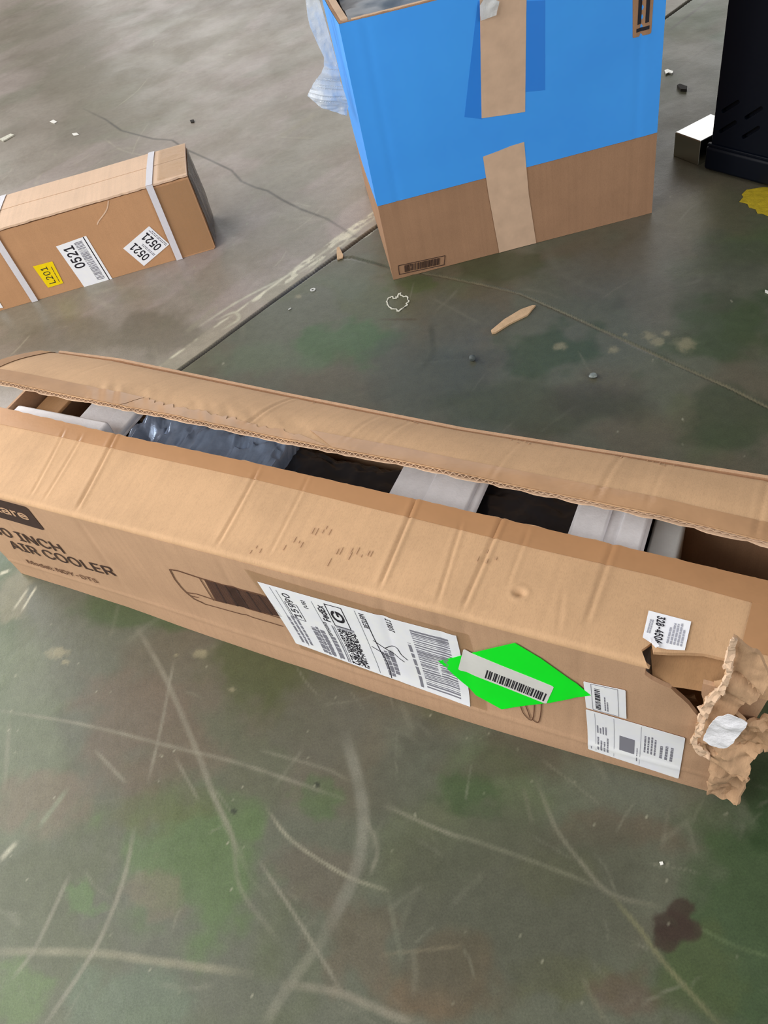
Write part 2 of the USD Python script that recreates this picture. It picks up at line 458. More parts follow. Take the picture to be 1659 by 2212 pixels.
def patch(px, rx, ry, c, a, soft=0.45, rough=0.9, seed=0):
    """a blot of colour c around picture point px, rx by ry picture points wide"""
    o = gp(px)[:2]
    ax = gp((px[0] + rx, px[1]))[:2] - gp((px[0] - rx, px[1]))[:2]
    ay = gp((px[0], px[1] + ry))[:2] - gp((px[0], px[1] - ry))[:2]
    B = np.linalg.inv(np.stack([ax / 2, ay / 2], 1))
    e = 1.8 * (np.abs(ax) + np.abs(ay)) / 2
    i = near_box(o[0], o[1], e[0] + 0.02, e[1] + 0.02)
    q = (P2[i] - o) @ B.T
    s = 1.6 / max(np.linalg.norm(ax), np.linalg.norm(ay))
    r = np.linalg.norm(q, axis=1) + rough * 2 * (fbm(P3[i] * s * 2.5 + seed * 3.1, 4, 50 + seed) - 0.5)
    k = a * (1 - sstep(1 - soft, 1 + soft * 0.4, r))[:, None]
    base[i] = base[i] * (1 - k) + lin(*c) * k


def streak(pts, w, c, a, broken=0.4, seed=0, curve=True, sharp=0.5):
    """a scuff or scratch through picture points, w picture points wide"""
    px = np.array(pts, float)
    q = spline(px, 10) if curve and len(px) > 2 else np.array(px)
    g = np.array([gp(p)[:2] for p in q])
    ww = np.array([np.linalg.norm(gp((p[0] + w / 2, p[1]))[:2] - gp((p[0] - w / 2, p[1]))[:2]) for p in q]).mean() / 2
    lo, hi = g.min(0) - ww * 3, g.max(0) + ww * 3
    c0, h0 = (lo + hi) / 2, (hi - lo) / 2
    i = near_box(c0[0], c0[1], h0[0], h0[1])
    if not len(i):
        return
    d = np.full(len(i), 9.0); along = np.zeros(len(i)); L = 0.0
    for A, B in zip(g[:-1], g[1:]):
        ab = B - A; l = np.linalg.norm(ab)
        if l < 1e-9:
            continue
        t = np.clip(((P2[i] - A) @ ab) / l ** 2, 0, 1)
        k = np.linalg.norm(P2[i] - A - t[:, None] * ab, axis=1)
        m = k < d
        d[m] = k[m]; along[m] = L + t[m] * l
        L += l
    f = (along / max(L, 1e-9))
    fade = np.minimum(1, 5 * np.minimum(f, 1 - f) + 0.25)
    br = 1 - broken * 2 * np.clip(fbm(P3[i] * 38.0 + seed, 3, 90 + seed) - 0.35, 0, 0.5)
    k = (.95 * a * fade * br * (1 - sstep(ww * sharp * .6, ww * 1.25 + 0.0012, d)))[:, None]
    base[i] = base[i] * (1 - k) + lin(*c) * k


GREEN, DEEP, OLIVE, BROWN, GREY, TEAL = (84, 108, 70), (62, 86, 56), (96, 98, 66), (110, 92, 80), (104, 104, 98), (104, 120, 104)
for k, (p, rx, ry, c, a) in enumerate([
    ((410, 1860), 150, 190, (92, 116, 74), .75), ((360, 1730), 120, 70, OLIVE, .6), ((180, 1945), 42, 38, (96, 122, 80), .7), ((690, 1730), 55, 55, GREEN, .6), ((40, 2160), 75, 80, (96, 120, 74), .7),
    ((280, 2160), 140, 90, TEAL, .6), ((600, 1450), 170, 110, (74, 84, 50), .75), ((300, 1320), 130, 45, (70, 90, 58), .75), ((50, 1600), 130, 220, (116, 124, 106), .65), ((480, 1640), 150, 120, (92, 98, 80), .5),
    ((1590, 1950), 170, 300, (66, 88, 58), .85), ((1640, 1700), 60, 120, (52, 74, 46), .8), ((1010, 1715), 80, 55, (66, 86, 54), .7), ((1190, 1890), 90, 60, OLIVE, .5), ((1215, 2110), 110, 60, OLIVE, .6), ((1500, 2110), 90, 130, (84, 94, 62), .5),
    ((300, 1570), 150, 130, (112, 98, 88), .7), ((90, 1730), 110, 70, (124, 108, 98), .6), ((960, 2110), 170, 90, (112, 92, 74), .75), ((780, 2020), 90, 110, (106, 92, 80), .5), ((1350, 1790), 130, 60, (100, 84, 74), .5), ((1370, 2140), 100, 50, (104, 86, 78), .6),
    ((700, 1560), 110, 130, (98, 96, 88), .7), ((690, 1900), 110, 80, (104, 96, 88), .7), ((1080, 1950), 300, 200, (86, 86, 77), .65), ((860, 1700), 90, 90, (94, 94, 86), .6), ((330, 1930), 70, 60, (120, 112, 98), .6), ((1120, 1640), 160, 60, (84, 76, 68), .6),
    ((735, 735), 110, 55, (74, 104, 70), .75), ((560, 775), 120, 40, (100, 112, 94), .6), ((1190, 770), 130, 60, (56, 78, 52), .6), ((1560, 700), 140, 80, (56, 78, 50), .6), ((1590, 900), 140, 60, (50, 70, 48), .55), ((900, 800), 160, 80, (82, 84, 78), .6),
    ((1000, 690), 110, 60, (96, 98, 92), .6), ((1080, 575), 130, 40, (70, 78, 56), .7), ((1280, 600), 100, 60, (104, 102, 96), .7), ((880, 610), 60, 20, (76, 92, 54), .6), ((760, 590), 90, 60, (100, 108, 96), .6), ((1450, 640), 110, 60, (88, 88, 80), .6),
    ((1400, 560), 60, 120, (112, 108, 102), .5), ((1560, 560), 90, 60, (86, 90, 80), .6), ((1150, 880), 200, 60, (70, 78, 58), .5), ((1300, 860), 130, 50, (72, 70, 64), .5),
    ((330, 720), 110, 60, (106, 100, 88), .6), ((150, 730), 150, 50, (118, 112, 100), .5), ((560, 520), 100, 60, (134, 126, 114), .4), ((250, 200), 240, 90, (138, 132, 116), .4), ((480, 90), 170, 60, (158, 148, 138), .5), ((80, 80), 170, 90, (132, 124, 112), .5), ((1490, 250), 70, 200, (134, 126, 114), .4),
    ((930, 1600), 80, 40, (72, 70, 60), .4), ((20, 1290), 50, 60, (136, 128, 110), .6)]):
    patch(p, rx, ry, c, a, seed=k)
LT, WH = (152, 148, 138), (214, 210, 196)
for k, (pts, w, c, a) in enumerate([
    ([(0, 1535), (180, 1565), (380, 1615), (520, 1650), (740, 1725)], 6, LT, .6), ([(375, 1430), (350, 1560), (320, 1690)], 6, LT, .6), ([(295, 1355), (355, 1460), (420, 1610), (470, 1740), (530, 1870)], 11, LT, .55),
    ([(440, 1680), (500, 1800), (520, 1920), (600, 2030)], 9, LT, .4), ([(575, 1745), (630, 1815), (745, 1890), (840, 1925)], 5, (170, 166, 152), .75), ([(560, 1860), (645, 1990), (740, 2145)], 6, LT, .7),
    ([(745, 1590), (772, 1680), (785, 1770), (775, 1860), (740, 1945), (695, 2030)], 30, (142, 140, 134), .7), ([(700, 2025), (620, 2135), (570, 2215)], 26, (140, 138, 128), .55), ([(785, 1760), (815, 1830), (800, 1890)], 8, LT, .5),
    ([(-20, 2055), (200, 2058), (330, 2075), (540, 2103)], 15, (152, 148, 132), .7), ([(610, 2125), (725, 2143), (840, 2190), (920, 2220)], 17, (146, 140, 130), .75), ([(290, 1790), (265, 1905), (210, 2040), (120, 2180), (95, 2215)], 10, LT, .65),
    ([(150, 1890), (80, 2040), (30, 2110)], 9, LT, .6), ([(35, 1820), (0, 1858)], 12, WH, .6), ([(145, 1705), (85, 1785)], 12, (140, 150, 132), .6), ([(205, 1620), (270, 1690)], 6, LT, .6), ([(20, 1560), (10, 1700)], 9, LT, .4),
    ([(839, 1735), (919, 1780), (1079, 1835), (1229, 1890), (1319, 1930)], 7, (134, 132, 120), .6), ([(1160, 1690), (1199, 1785), (1249, 1855), (1319, 1930), (1425, 1958)], 9, (136, 132, 122), .65), ([(1325, 1940), (1384, 2010), (1439, 2085), (1555, 2215)], 10, (132, 130, 104), .7),
    ([(829, 2062), (994, 2043)], 6, (138, 128, 112), .6), ([(1494, 1995), (1580, 2040), (1665, 2068)], 6, (112, 128, 96), .6), ([(1255, 2105), (1309, 2212)], 9, (126, 124, 108), .5), ([(1444, 1745), (1429, 1845)], 8, (126, 122, 112), .5), ([(839, 1930), (868, 2080)], 10, (124, 126, 114), .5),
    ([(1130, 1700), (1150, 1780)], 9, (124, 120, 110), .4), ([(829, 1740), (1000, 1815)], 5, LT, .5), ([(1170, 1640), (1300, 1740)], 4, LT, .3), ([(560, 1620), (700, 1660), (760, 1690)], 5, LT, .4), ([(380, 1640), (430, 1730)], 5, LT, .5),
    ([(700, 330), (580, 402), (520, 470)], 16, (160, 154, 144), .6), ([(690, 240), (600, 300)], 22, (156, 148, 130), .45), ([(505, 480), (485, 590)], 26, (150, 144, 138), .6), ([(380, 590), (440, 660)], 12, LT, .4),
    ([(430, 705), (520, 648), (640, 585), (720, 530), (810, 470)], 7, WH, .75), ([(470, 690), (505, 675), (515, 690), (480, 712)], 7, WH, .8), ([(640, 592), (690, 565), (660, 600)], 7, WH, .7), ([(745, 520), (790, 510), (812, 488)], 8, WH, .75), ([(400, 720), (470, 660)], 18, (160, 154, 140), .5),
    ([(1180, 545), (1230, 600), (1330, 640)], 20, (116, 116, 108), .4), ([(0, 1240), (20, 1232)], 8, WH, .8), ([(78, 1268), (48, 1318)], 4, WH, .9), ([(60, 1272), (30, 1316)], 5, WH, .7), ([(300, 60), (600, 10)], 20, (158, 150, 140), .4), ([(120, 420), (320, 300), (480, 200)], 26, (150, 144, 132), .35),
    ([(820, 690), (905, 690)], 6, (78, 62, 48), .7), ([(925, 640), (1040, 700)], 6, (124, 122, 112), .4), ([(1250, 760), (1280, 815)], 4, (120, 120, 108), .5), ([(900, 785), (1020, 775)], 4, (110, 112, 104), .4), ([(930, 700), (935, 760), (910, 800)], 14, (66, 68, 58), .5),
    ([(1450, 330), (1540, 250)], 40, (140, 132, 120), .3), ([(1440, 165), (1545, 90)], 6, (92, 86, 78), .6), ([(1440, 70), (1545, -10)], 9, (70, 64, 58), .8)]):
    streak(pts, w, c, a, seed=k)
for k in range(170):        # fine scratches and drag marks all over
    p = np.array([rng.uniform(-50, W + 50), rng.uniform(1250, 2212) if k % 2 else rng.uniform(0, 1050)])
    far_ = p[1] < 1050
    an = rng.normal(-.45, .5) if far_ else rng.uniform(-1.6, 1.6)
    l = rng.uniform(25, 130) * (.8 if far_ else 1)
    dv = np.array([math.cos(an), math.sin(an)]) * l
    w_ = rng.choice([2.2, 3, 4, 8, 14]); bare = (gp(p)[:2] - J1[0]) @ n1 > 0
    streak([p, p + dv * .5 + rng.normal(0, l * .05, 2), p + dv], w_, (196, 188, 174) if bare else (146, 144, 134), rng.uniform(.15, .5) * (1 if w_ < 6 else .55), .7, 500 + k)
# scuffed margin of the bare slab along the joint
al = (P2 - J1[0]) @ d1; wj = (side1 > .004) & (side1 < .13) & (al > -.25) & (al < .75)
iw = np.nonzero(wj)[0]
q3 = np.stack([al[iw] * 22, side1[iw] * 60, 0 * iw], 1)
edge_w = .058 + .014 * (noise(np.stack([al[iw] * 9, 0 * iw, 0 * iw], 1), 12) - .5)
inb = 1 - sstep(edge_w, edge_w + .006, side1[iw])
k = (.30 * inb * (.4 + fbm(q3 * .6, 3, 14)))[:, None]
base[iw] = base[iw] * (1 - k) + lin(182, 173, 156) * k
fl_ = sstep(.56, .64, fbm(q3, 4, 15)) * inb * sstep(.45, .6, noise(np.stack([al[iw] * 6, side1[iw] * 14, 0 * iw], 1), 16)) + .9 * ridge_(side1[iw] - edge_w, .004) * sstep(.38, .6, fbm(q3 * [1.6, .5, 1], 3, 17))
k = np.clip(.75 * fl_, 0, .85)[:, None]
base[iw] = base[iw] * (1 - k) + lin(236, 230, 214) * k
# crack in the bare slab, dark stain, beige spatter, bolt hole
crk = [(180, 235), (228, 258), (262, 282), (330, 300), (372, 303), (402, 323), (452, 345), (500, 368), (522, 392), (552, 405), (578, 412), (610, 432), (650, 452), (705, 472), (750, 500), (775, 515)]
streak(crk, 4.4, (56, 52, 46), .85, .2, 1, curve=False, sharp=0.6)
streak([(760, 556), (800, 565), (850, 580)], 2.6, (50, 52, 44), .7, .2, 2)
for k, (p, r) in enumerate([((1450, 2000), 46), ((1470, 1965), 30), ((1440, 2025), 34), ((1490, 2010), 30)]):
    patch(p, r, r * .9, (66, 52, 48), .85, .25, .3, 200 + k)
for k, (p, r) in enumerate([((1400, 725), 14), ((1420, 738), 16), ((1480, 745), 26), ((1325, 755), 14), ((1210, 748), 16), ((1350, 722), 6), ((1440, 720), 10), ((430, 1412), 16), ((440, 1408), 8), ((500, 1490), 8), ((125, 1410), 22), ((140, 1430), 10), ((380, 1415), 6), ((645, 640), 8)]):
    patch(p, r, r * .6, (150, 144, 122), .7, .6, .8, 300 + k)
for k, p in enumerate([(505, 1753), (685, 1695)]):
    patch(p, 7, 6, (40, 44, 38), .8, .4, .3, 340 + k)
for k in range(150):        # small chips out of the paint
    p = (rng.uniform(0, W), rng.uniform(1250, 2212) if k % 3 else rng.uniform(0, 1000))
    patch(p, rng.uniform(1.5, 3.5), rng.uniform(1.5, 3), (176, 174, 160), rng.uniform(.3, .8), .5, .3, 400 + k)

# relief: the open joint and the filled saw cut
Z = 0.0006 * (fine - 0.5)
dj1 = np.abs(side1)
g1 = 0.0042
Z -= 0.007 * (1 - sstep(g1 * 0.6, g1 * 1.5, dj1))
kk = (0.85 * (1 - sstep(g1, g1 * 2.0, dj1)))[:, None]
base = base * (1 - kk) + lin(52, 48, 42) * kk
i3 = near_box(0.9, 1.2, 1.6, 1.4)
d = np.full(len(i3), 9.0); side3 = np.ones(len(P2))
for A, B in zip(J3[:-1], J3[1:]):
    ab = B - A; l2 = ab @ ab
    t = np.clip(((P2[i3] - A) @ ab) / l2, 0, 1)
    d = np.minimum(d, np.linalg.norm(P2[i3] - A - t[:, None] * ab, axis=1))
Z[i3] -= 0.0022 * (1 - sstep(0.0015, 0.0035, d)) * (side1[i3] < 0)
kk = (0.75 * (1 - sstep(0.0016, 0.0034, d)) * (side1[i3] < 0) * (0.6 + 0.5 * fine[i3]) * sstep(0.16, 0.24, P2[i3, 0]))[:, None]
base[i3] = base[i3] * (1 - kk) + lin(140, 132, 112) * kk
kk = (0.5 * (1 - sstep(0.0034, 0.006, d)) * sstep(0.0015, 0.0034, d) * (side1[i3] < 0) * sstep(0.16, 0.24, P2[i3, 0]))[:, None]
base[i3] = base[i3] * (1 - kk) + lin(58, 58, 50) * kk
n3 = np.array([-d3[1], d3[0]])
side3 = (P2 - J3[6]) @ n3
nx, ny = len(xs), len(ys)
I, J = np.meshgrid(np.arange(nx - 1), np.arange(ny - 1), indexing='ij')
a = (I * ny + J).ravel()
quads = np.stack([a, a + ny, a + ny + 1, a + 1], 1)
V3 = np.column_stack([P2, Z])
floor = thing('floor', 'worn concrete workshop floor, green paint rubbed through to grey', 'floor', kind='structure')


def slab(mask):
    q = quads[mask]; keep = np.unique(q); m = np.zeros(len(P2), np.int64); m[keep] = np.arange(len(keep))
    v, f = V3[keep], m[q]
    f = np.vstack([f[:, [0, 1, 2]], f[:, [0, 2, 3]]])
    p = obj('slab', trimesh.Trimesh(v, f, process=False), 'concrete_floor', floor, smooth=True)
    pv = UsdGeom.PrimvarsAPI(stage.GetPrimAtPath(p)).CreatePrimvar('paint', Sdf.ValueTypeNames.Color3fArray, 'vertex')
    from pxr import Vt
    pv.Set(Vt.Vec3fArray.FromNumpy((base[keep] * [0.80, 0.80, 0.70]).astype(np.float32)))
    return p


qs1 = side1[quads].mean(1) > 0; qs3 = side3[quads].mean(1) > 0
tag(UsdGeom.Mesh(stage.GetPrimAtPath(slab(qs1))), 'bare grey-brown concrete slab with a crack')
tag(UsdGeom.Mesh(stage.GetPrimAtPath(slab(~qs1 & qs3))), 'green painted slab with scuffs beyond the saw cut')
tag(UsdGeom.Mesh(stage.GetPrimAtPath(slab(~qs1 & ~qs3))), 'green painted slab with scuffs in front')

# ------------------------------------------------------------------ the long carton
A = gp((45, 1240)); Bq = gp((1590, 1725))
toL, toW, o0, rz = frame(A, Bq - A)
HB = 0.259; LEN = 1.222; TH = 0.005
carton = thing('air_cooler_carton', 'long brown cardboard carton printed 40 INCH AIR COOLER, top flaps ajar, one corner torn', 'cardboard box', o0, rz)


def ridge(x, w):
    return np.exp(-(x / w) ** 2)


front_creases = []


def front(s, t):
    s = np.asarray(s, float); t = np.asarray(t, float)
    q = np.stack([s * 4, t * 7, 0 * s], -1)
    d = 0.005 * (fbm(q, 3, 3) - 0.5) + 0.010 * np.exp(-(t / 0.05) ** 2) * np.clip(np.sin(np.pi * np.clip((s - 0.25) / 1.0, 0, 1)), 0, 1)
    d = d + 0.0012 * ridge(t - 0.042 - 0.004 * np.sin(s * 5), 0.003)
    for c, h in front_creases:
        d = d - h * ridge(s - c - 0.06 * (t - 0.2), 0.006) * sstep(0.02, 0.12, t)
    d = d * sstep(-0.005, 0.03, HB - t) + 0.0
    return np.stack([s, -d, t], -1)


fpx = surf_px(front, -0.12, LEN + .05, -0.01, 0.30, toW)
EDGE_S = [-0.1, 0.032, 0.277, 0.57, 0.931, 1.078, 1.185, 1.3]
EDGE_Z = [0.288, 0.284, 0.274, 0.270, 0.257, 0.251, 0.246, 0.243]
RB = 0.007; AR = RB * math.pi / 2; VE = 0.148; LN = AR + VE - RB
near_creases = []


def line_crease(s, t, c):
    (s0, t0), (s1, t1), h, w = c
    x = s - (s0 + (s1 - s0) * (t - t0) / (t1 - t0 if abs(t1 - t0) > 1e-6 else 1e-6))
    lo, hi = min(t0, t1), max(t0, t1)
    f = sstep(lo - 0.02, lo + 0.004, t) * (1 - sstep(hi - 0.004, hi + 0.02, t))
    h, w = h * .62, w * .55
    return h * f * (-ridge(x, w) + 0.75 * ridge(x - 1.9 * w, w * 1.2) + 0.35 * ridge(x + 2.2 * w, w * 1.5))


def near_flap(s, t):
    s = np.asarray(s, float); t = np.asarray(t, float)
    th = np.clip(t, -1, AR) / RB
    v = np.where(t < AR, RB * (1 - np.cos(th)), RB + t - AR)
    z = np.where(t < AR, HB - RB + RB * np.sin(th), HB)
    z = np.where(t < 0, HB - RB + t, z); v = np.where(t < 0, 0, v)
    k = np.clip((v - RB) / (VE - RB), 0, 1.2)
    z = z + (np.interp(s, EDGE_S, EDGE_Z) - HB) * k ** 1.3
    m = sstep(AR * 0.6, AR + 0.02, t)
    z = z + m * 0.002 * (fbm(np.stack([s * 6, t * 6, 0 * s], -1), 3, 9) - 0.5)
    for c in near_creases:
        z = z + m * line_crease(s, t, c)
    # a round dent punched into the board
    if near_creases:
        r = np.hypot(s - DENT[0], (t - DENT[1]))
        z = z - 0.0045 * ridge(np.hypot(s - DENT[0], (t - DENT[1]) * 1.5), 0.0055) + 0.0008 * ridge(r - 0.010, 0.003)
    return np.stack([s, v, z], -1)


npx = surf_px(near_flap, -0.1, LEN + 0.06, 0.0, LN, toW)
DENT = npx((1122, 1281))[0]
nc = []
for a_, b_, h, w in [((252, 937), (165, 1100), .0030, .005), ((134, 942), (69, 1065), .0014, .004), ((170, 953), (96, 1076), .0014, .004), ((552, 1026), (463, 1188), .0024, .0045), ((662, 1040), (588, 1185), .0013, .004),
                     ((895, 1088), (809, 1294), .0030, .0045), ((991, 1149), (941, 1315), .0018, .004), ((1082, 1124), (998, 1341), .0026, .0045), ((1323, 1179), (1272, 1327), .0018, .005), ((1138, 1153), (1102, 1247), .0010, .004), ((1215, 1290), (1195, 1400), .0007, .005)]:
    p, q = npx(a_, b_)
    nc.append((p, q, h, w))
near_creases = nc
front_creases = [(c[1][0], c[2] * 0.5) for c in nc if c[2] > .0015]

# the torn hand hole and the tear below it
hole = npx((1412, 1408), (1446, 1410), (1486, 1410), (1522, 1412), (1556, 1420), (1575, 1424), (1578, 1440), (1568, 1466), (1545, 1490), (1530, 1492))
hole[:, 1] = np.clip(hole[:, 1], 0.006, None)
nb = [(1.335, -0.001)]
hp = Polygon([*hole, (hole[-1, 0] + 0.01, -0.02), (hole[0, 0] + .012, -0.02), (hole[0, 0] - 0.004, 0.006), (hole[0, 0] - .012, 0.02), (hole[0, 0] - .004, 0.032)]).buffer(0)
ragged = np.random.default_rng(8)


def ragged_edge(p0, p1, n, amp, rg=ragged):
    p0, p1 = np.array(p0), np.array(p1); d_ = p1 - p0; nn = np.array([-d_[1], d_[0]]); nn /= np.linalg.norm(nn) + 1e-9
    k = np.linspace(0, 1, n); j = rg.normal(0, amp, n); j[0] = j[-1] = 0
    return [tuple(p0 + d_ * a_ + nn * b_) for a_, b_ in zip(k, j)]


npoly = Polygon([(-0.004, 0), (LEN - 0.004, 0), *ragged_edge((LEN + 0.002, 0.01), (LEN + 0.004, LN - .002), 10, .001), *ragged_edge((LEN, LN), (0.0, LN), 120, .0006)]).difference(hp)
obj('top_flap', sheet(npoly, 0.0026, near_flap, TH), 'kraft_board', carton)

# front panel with the tear
tear = fpx((1396, 1458), (1410, 1468), (1432, 1479), (1452, 1487), (1463, 1498), (1476, 1509), (1490, 1522), (1502, 1538), (1514, 1552), (1522, 1566), (1530, 1560), (1524, 1540), (1518, 1520), (1512, 1500), (1512, 1488))
tear_top = Polygon([*tear, (tear[-1, 0], HB + .02), (tear[0, 0], HB + .02)])
edge_s = fpx((1555, 1600), (1530, 1700))
fpoly = Polygon([(0, 0.0005), (LEN - 0.035, 0.0005), (LEN - 0.03, 0.05), (LEN - .036, 0.09), (LEN - 0.03, 0.12), (LEN - .02, 0.16), (LEN - .012, HB - RB), (0, HB - RB)]).difference(tear_top.buffer(.0015))
obj('side_panel', sheet(fpoly, 0.0045, front, TH), 'kraft_side', carton)
HINGE_S = [-0.1, -0.02, 0.14, 0.50, 0.79, 1.165, 1.3]
HINGE_V = [0.322, 0.322, 0.325, 0.304, 0.290, 0.290, 0.290]


def vh(s):
    return np.interp(s, HINGE_S, HINGE_V)


def rear(s, t):
    return np.stack([-s, vh(-np.asarray(s)) + 0 * t, t], -1)


obj('side_panel', sheet(sbox(-LEN, 0.0005, 0, HB), 0.02, rear, TH), 'kraft_side', carton)
obj('bottom_panel', sheet(sbox(0.006, 0.006, LEN - .04, 0.285), 0.05, lambda s, t: np.stack([s, t, 0 * s + 0.0065], -1), TH), 'kraft_inner', carton)
obj('end_panel', sheet(sbox(-0.315, 0.0005, -.006, HB - .004), 0.03, lambda s, t: np.stack([0 * s + 0.001, -s, t], -1), TH), 'kraft_side', carton)
# crushed far end: buckled
obj('end_panel', sheet(sbox(0.012, 0.0005, 0.284, HB - 0.012), 0.006, lambda s, t: np.stack([LEN - 0.012 + 0.018 * (fbm(np.stack([s * 22, t * 22, 0 * s], -1), 4, 61) - 0.5) - 0.035 * np.exp(-(s / .06) ** 2) * (1 - t / HB), s, t], -1), TH), 'kraft_torn', carton, label='buckled and torn end panel')

# far flap: two liners with open corrugation along its free edge
FZ_S = [-0.1, 0.051, 0.159, 0.434, 0.575, 0.758, 0.929, 1.071, 1.185, 1.3]
FZ_Z = [0.333, 0.329, 0.325, 0.319, 0.314, 0.312, 0.304, 0.301, 0.290, 0.286]
FV = 0.165; FTH = 0.0068
far_creases = []


def far_base(s, t):          # t: 0 at the free edge, 1 at the hinge
    v = FV + (vh(s) - FV) * t
    z0 = np.interp(s, FZ_S, FZ_Z)
    z = z0 + (HB - z0) * t + 0.010 * np.sin(np.pi * np.clip(t, 0, 1)) * (1 - 0.3 * t)
    return v, z


def far_flap(s, t):
    s = np.asarray(s, float); t = np.asarray(t, float) / 0.15
    v, z = far_base(s, t)
    z = z + 0.002 * (fbm(np.stack([s * 6, t * 2, 0 * s], -1), 3, 19) - 0.5)
    z = z - 0.012 * sstep(0.82, 1.0, t) ** 2
    for c in far_creases:
        z = z + line_crease(s, t * 0.15, c)
    # many small wrinkles where the tape was pulled
    g = sstep(0.16, 0.26, s) * (1 - sstep(0.55, 0.68, s)) * (1 - sstep(0.2, 0.5, t))
    z = z + g * 0.0022 * (noise(np.stack([s * 70 + t * 9, t * 4, 0 * s], -1), 4) - 0.5)
    return np.stack([s, v, z], -1)


gpx = surf_px(far_flap, -0.1, LEN + .06, 0, 0.15, toW)
fc = []
for a_, b_, h, w in [((630, 849), (545, 908), .0026, .0045), ((836, 889), (749, 947), .0013, .004), ((879, 903), (821, 957), .0012, .004), ((1132, 943), (1063, 1030), .0012, .004), ((1345, 980), (1294, 1068), .0020, .0045), ((1659, 1074), (1632, 1155), .002, .0045), ((1440, 1010), (1400, 1090), .0009, .004), ((260, 775), (190, 800), .0008, .004)]:
    q = gpx(b_)[0]
    fc.append(((q[0] + .004, .146), (q[0], max(q[1], .002)), h, w))
far_creases = fc
flap2 = obj('top_flap', sheet(Polygon([(-0.018, 0), *ragged_edge((-0.016, 0.0), (LEN, 0.0), 90, .0005), (LEN + .002, 0.152), (-0.02, 0.152)]), 0.0042, far_flap, 0.0012), 'kraft_board', carton)
obj('liner', sheet(Polygon([(-0.018, 0), *ragged_edge((-0.016, 0.0), (LEN, 0.0), 90, .0007), (LEN, 0.146), (-0.018, 0.146)]), 0.008, far_flap, 0.0012, -FTH), 'kraft_flute', flap2)
# fluting: a wave between the liners
ss = np.arange(-0.017, LEN - 0.002, 0.0011); tt = np.array([0.0004, 0.02, 0.04])
S_, T_ = np.meshgrid(ss, tt, indexing='ij'); st = np.stack([S_.ravel(), T_.ravel()], 1)
crush = 1 - 0.55 * sstep(0.88, 1.0, st[:, 0])
wv = -FTH / 2 - 0.0004 + (FTH / 2 - 0.0012) * crush * np.arcsin(0.97 * np.sin(2 * np.pi * (st[:, 0] + 0.0015 * noise(np.stack([st[:, 0] * 30, 0 * st[:, 0], 0 * st[:, 0]], -1), 5)) / 0.0088)) / (np.pi / 2)
up_, dn_ = on_surface(far_flap, st, wv + 0.0004), on_surface(far_flap, st, wv - 0.0004)
n_ = len(st); f_ = []
ni, nj = len(ss), len(tt)
ii, jj = np.meshgrid(np.arange(ni - 1), np.arange(nj - 1), indexing='ij'); a_ = (ii * nj + jj).ravel()
q_ = np.stack([a_, a_ + nj, a_ + nj + 1, a_ + 1], 1)
e_ = (np.arange(ni - 1) * nj)
side_ = np.stack([e_, e_ + n_, e_ + nj + n_, e_ + nj], 1)
qq = np.vstack([q_, q_[:, ::-1] + n_, side_])
obj('fluting', (np.vstack([up_, dn_]), qq), 'kraft_flute', flap2, label='exposed corrugation along the flap edge')

# tape bands on both flaps
band = npx((-20, 912), (253, 971), (600, 1048), (1150, 1184), (1420, 1246), (1627, 1303))
tb = Polygon([(0.0, LN - .0005), (LEN, LN - .0005), (LEN, 0.052), (1.17, 0.052), *[(x, y) for x, y in band[::-1]]]).buffer(0).difference(hp.buffer(.004))
tape_poly = Polygon([(0.002, LN - .001), (LEN - .002, LN - .001), (LEN - .002, band[-1, 1]), *[(x, y) for x, y in band[::-1] if x > .004], (0.002, band[0, 1])]).buffer(0)
obj('sealing_tape', sheet(tape_poly, 0.0026, near_flap, 0.0002, 0.0005), 'tape_tan', carton, label='brown sealing tape along the near flap edge')
et = npx((1626, 1298), (1600, 1402))
obj('end_tape', sheet(Polygon([et[0], (LEN - .001, et[0, 1]), (LEN - .001, et[1, 1]), et[1]]), 0.005, near_flap, 0.0002, 0.0004), 'tape_tan', carton)
fb = gpx((0, 808), (170, 838), (300, 870))
for s0, s1, dd in [(-0.014, 0.30, .030), (0.66, 1.215, .031)]:
    obj('sealing_tape', sheet(Polygon([(s0, .0004), (s1, .0004), *ragged_edge((s1 + (.02 if s1 < 1 else 0), dd), (s0 - (.05 if s0 > .5 else 0), dd), 12, .0006)]), 0.0045, far_flap, 0.0002, 0.0005), 'tape_far', carton)
obj('sealing_tape', sheet(Polygon([(0.302, .0004), (0.655, .0004), *ragged_edge((0.60, .016), (0.32, .027), 60, .0030)]), 0.0036, far_flap, 0.0002, 0.0005), 'tape_far', carton, label='wrinkled half-torn strip of tape')
# glossy tape wrapped over the left end of the far flap
obj('end_tape', sheet(Polygon([(-0.020, .03), (0.006, .03), (0.006, .15), (-0.02, .15)]), 0.005, far_flap, 0.0002, 0.0006), 'tape_far', carton)

def dashes(surf, inv, spots, seed):
    r = np.random.default_rng(seed); out = []
    for (px, n, w_, h_) in spots:
        c0 = inv(px)[0]
        for k in range(n):
            x = c0[0] + (k - n / 2) * w_ + r.normal(0, w_ * .2); y = c0[1] + r.normal(0, h_ * .6); l = h_ * r.uniform(.3, 1)
            out.append(sheet(sbox(x - .0007, y - l / 2, x + .0007, y + l / 2), .004, surf, .0002, .0003))
    return cat_mesh(out)


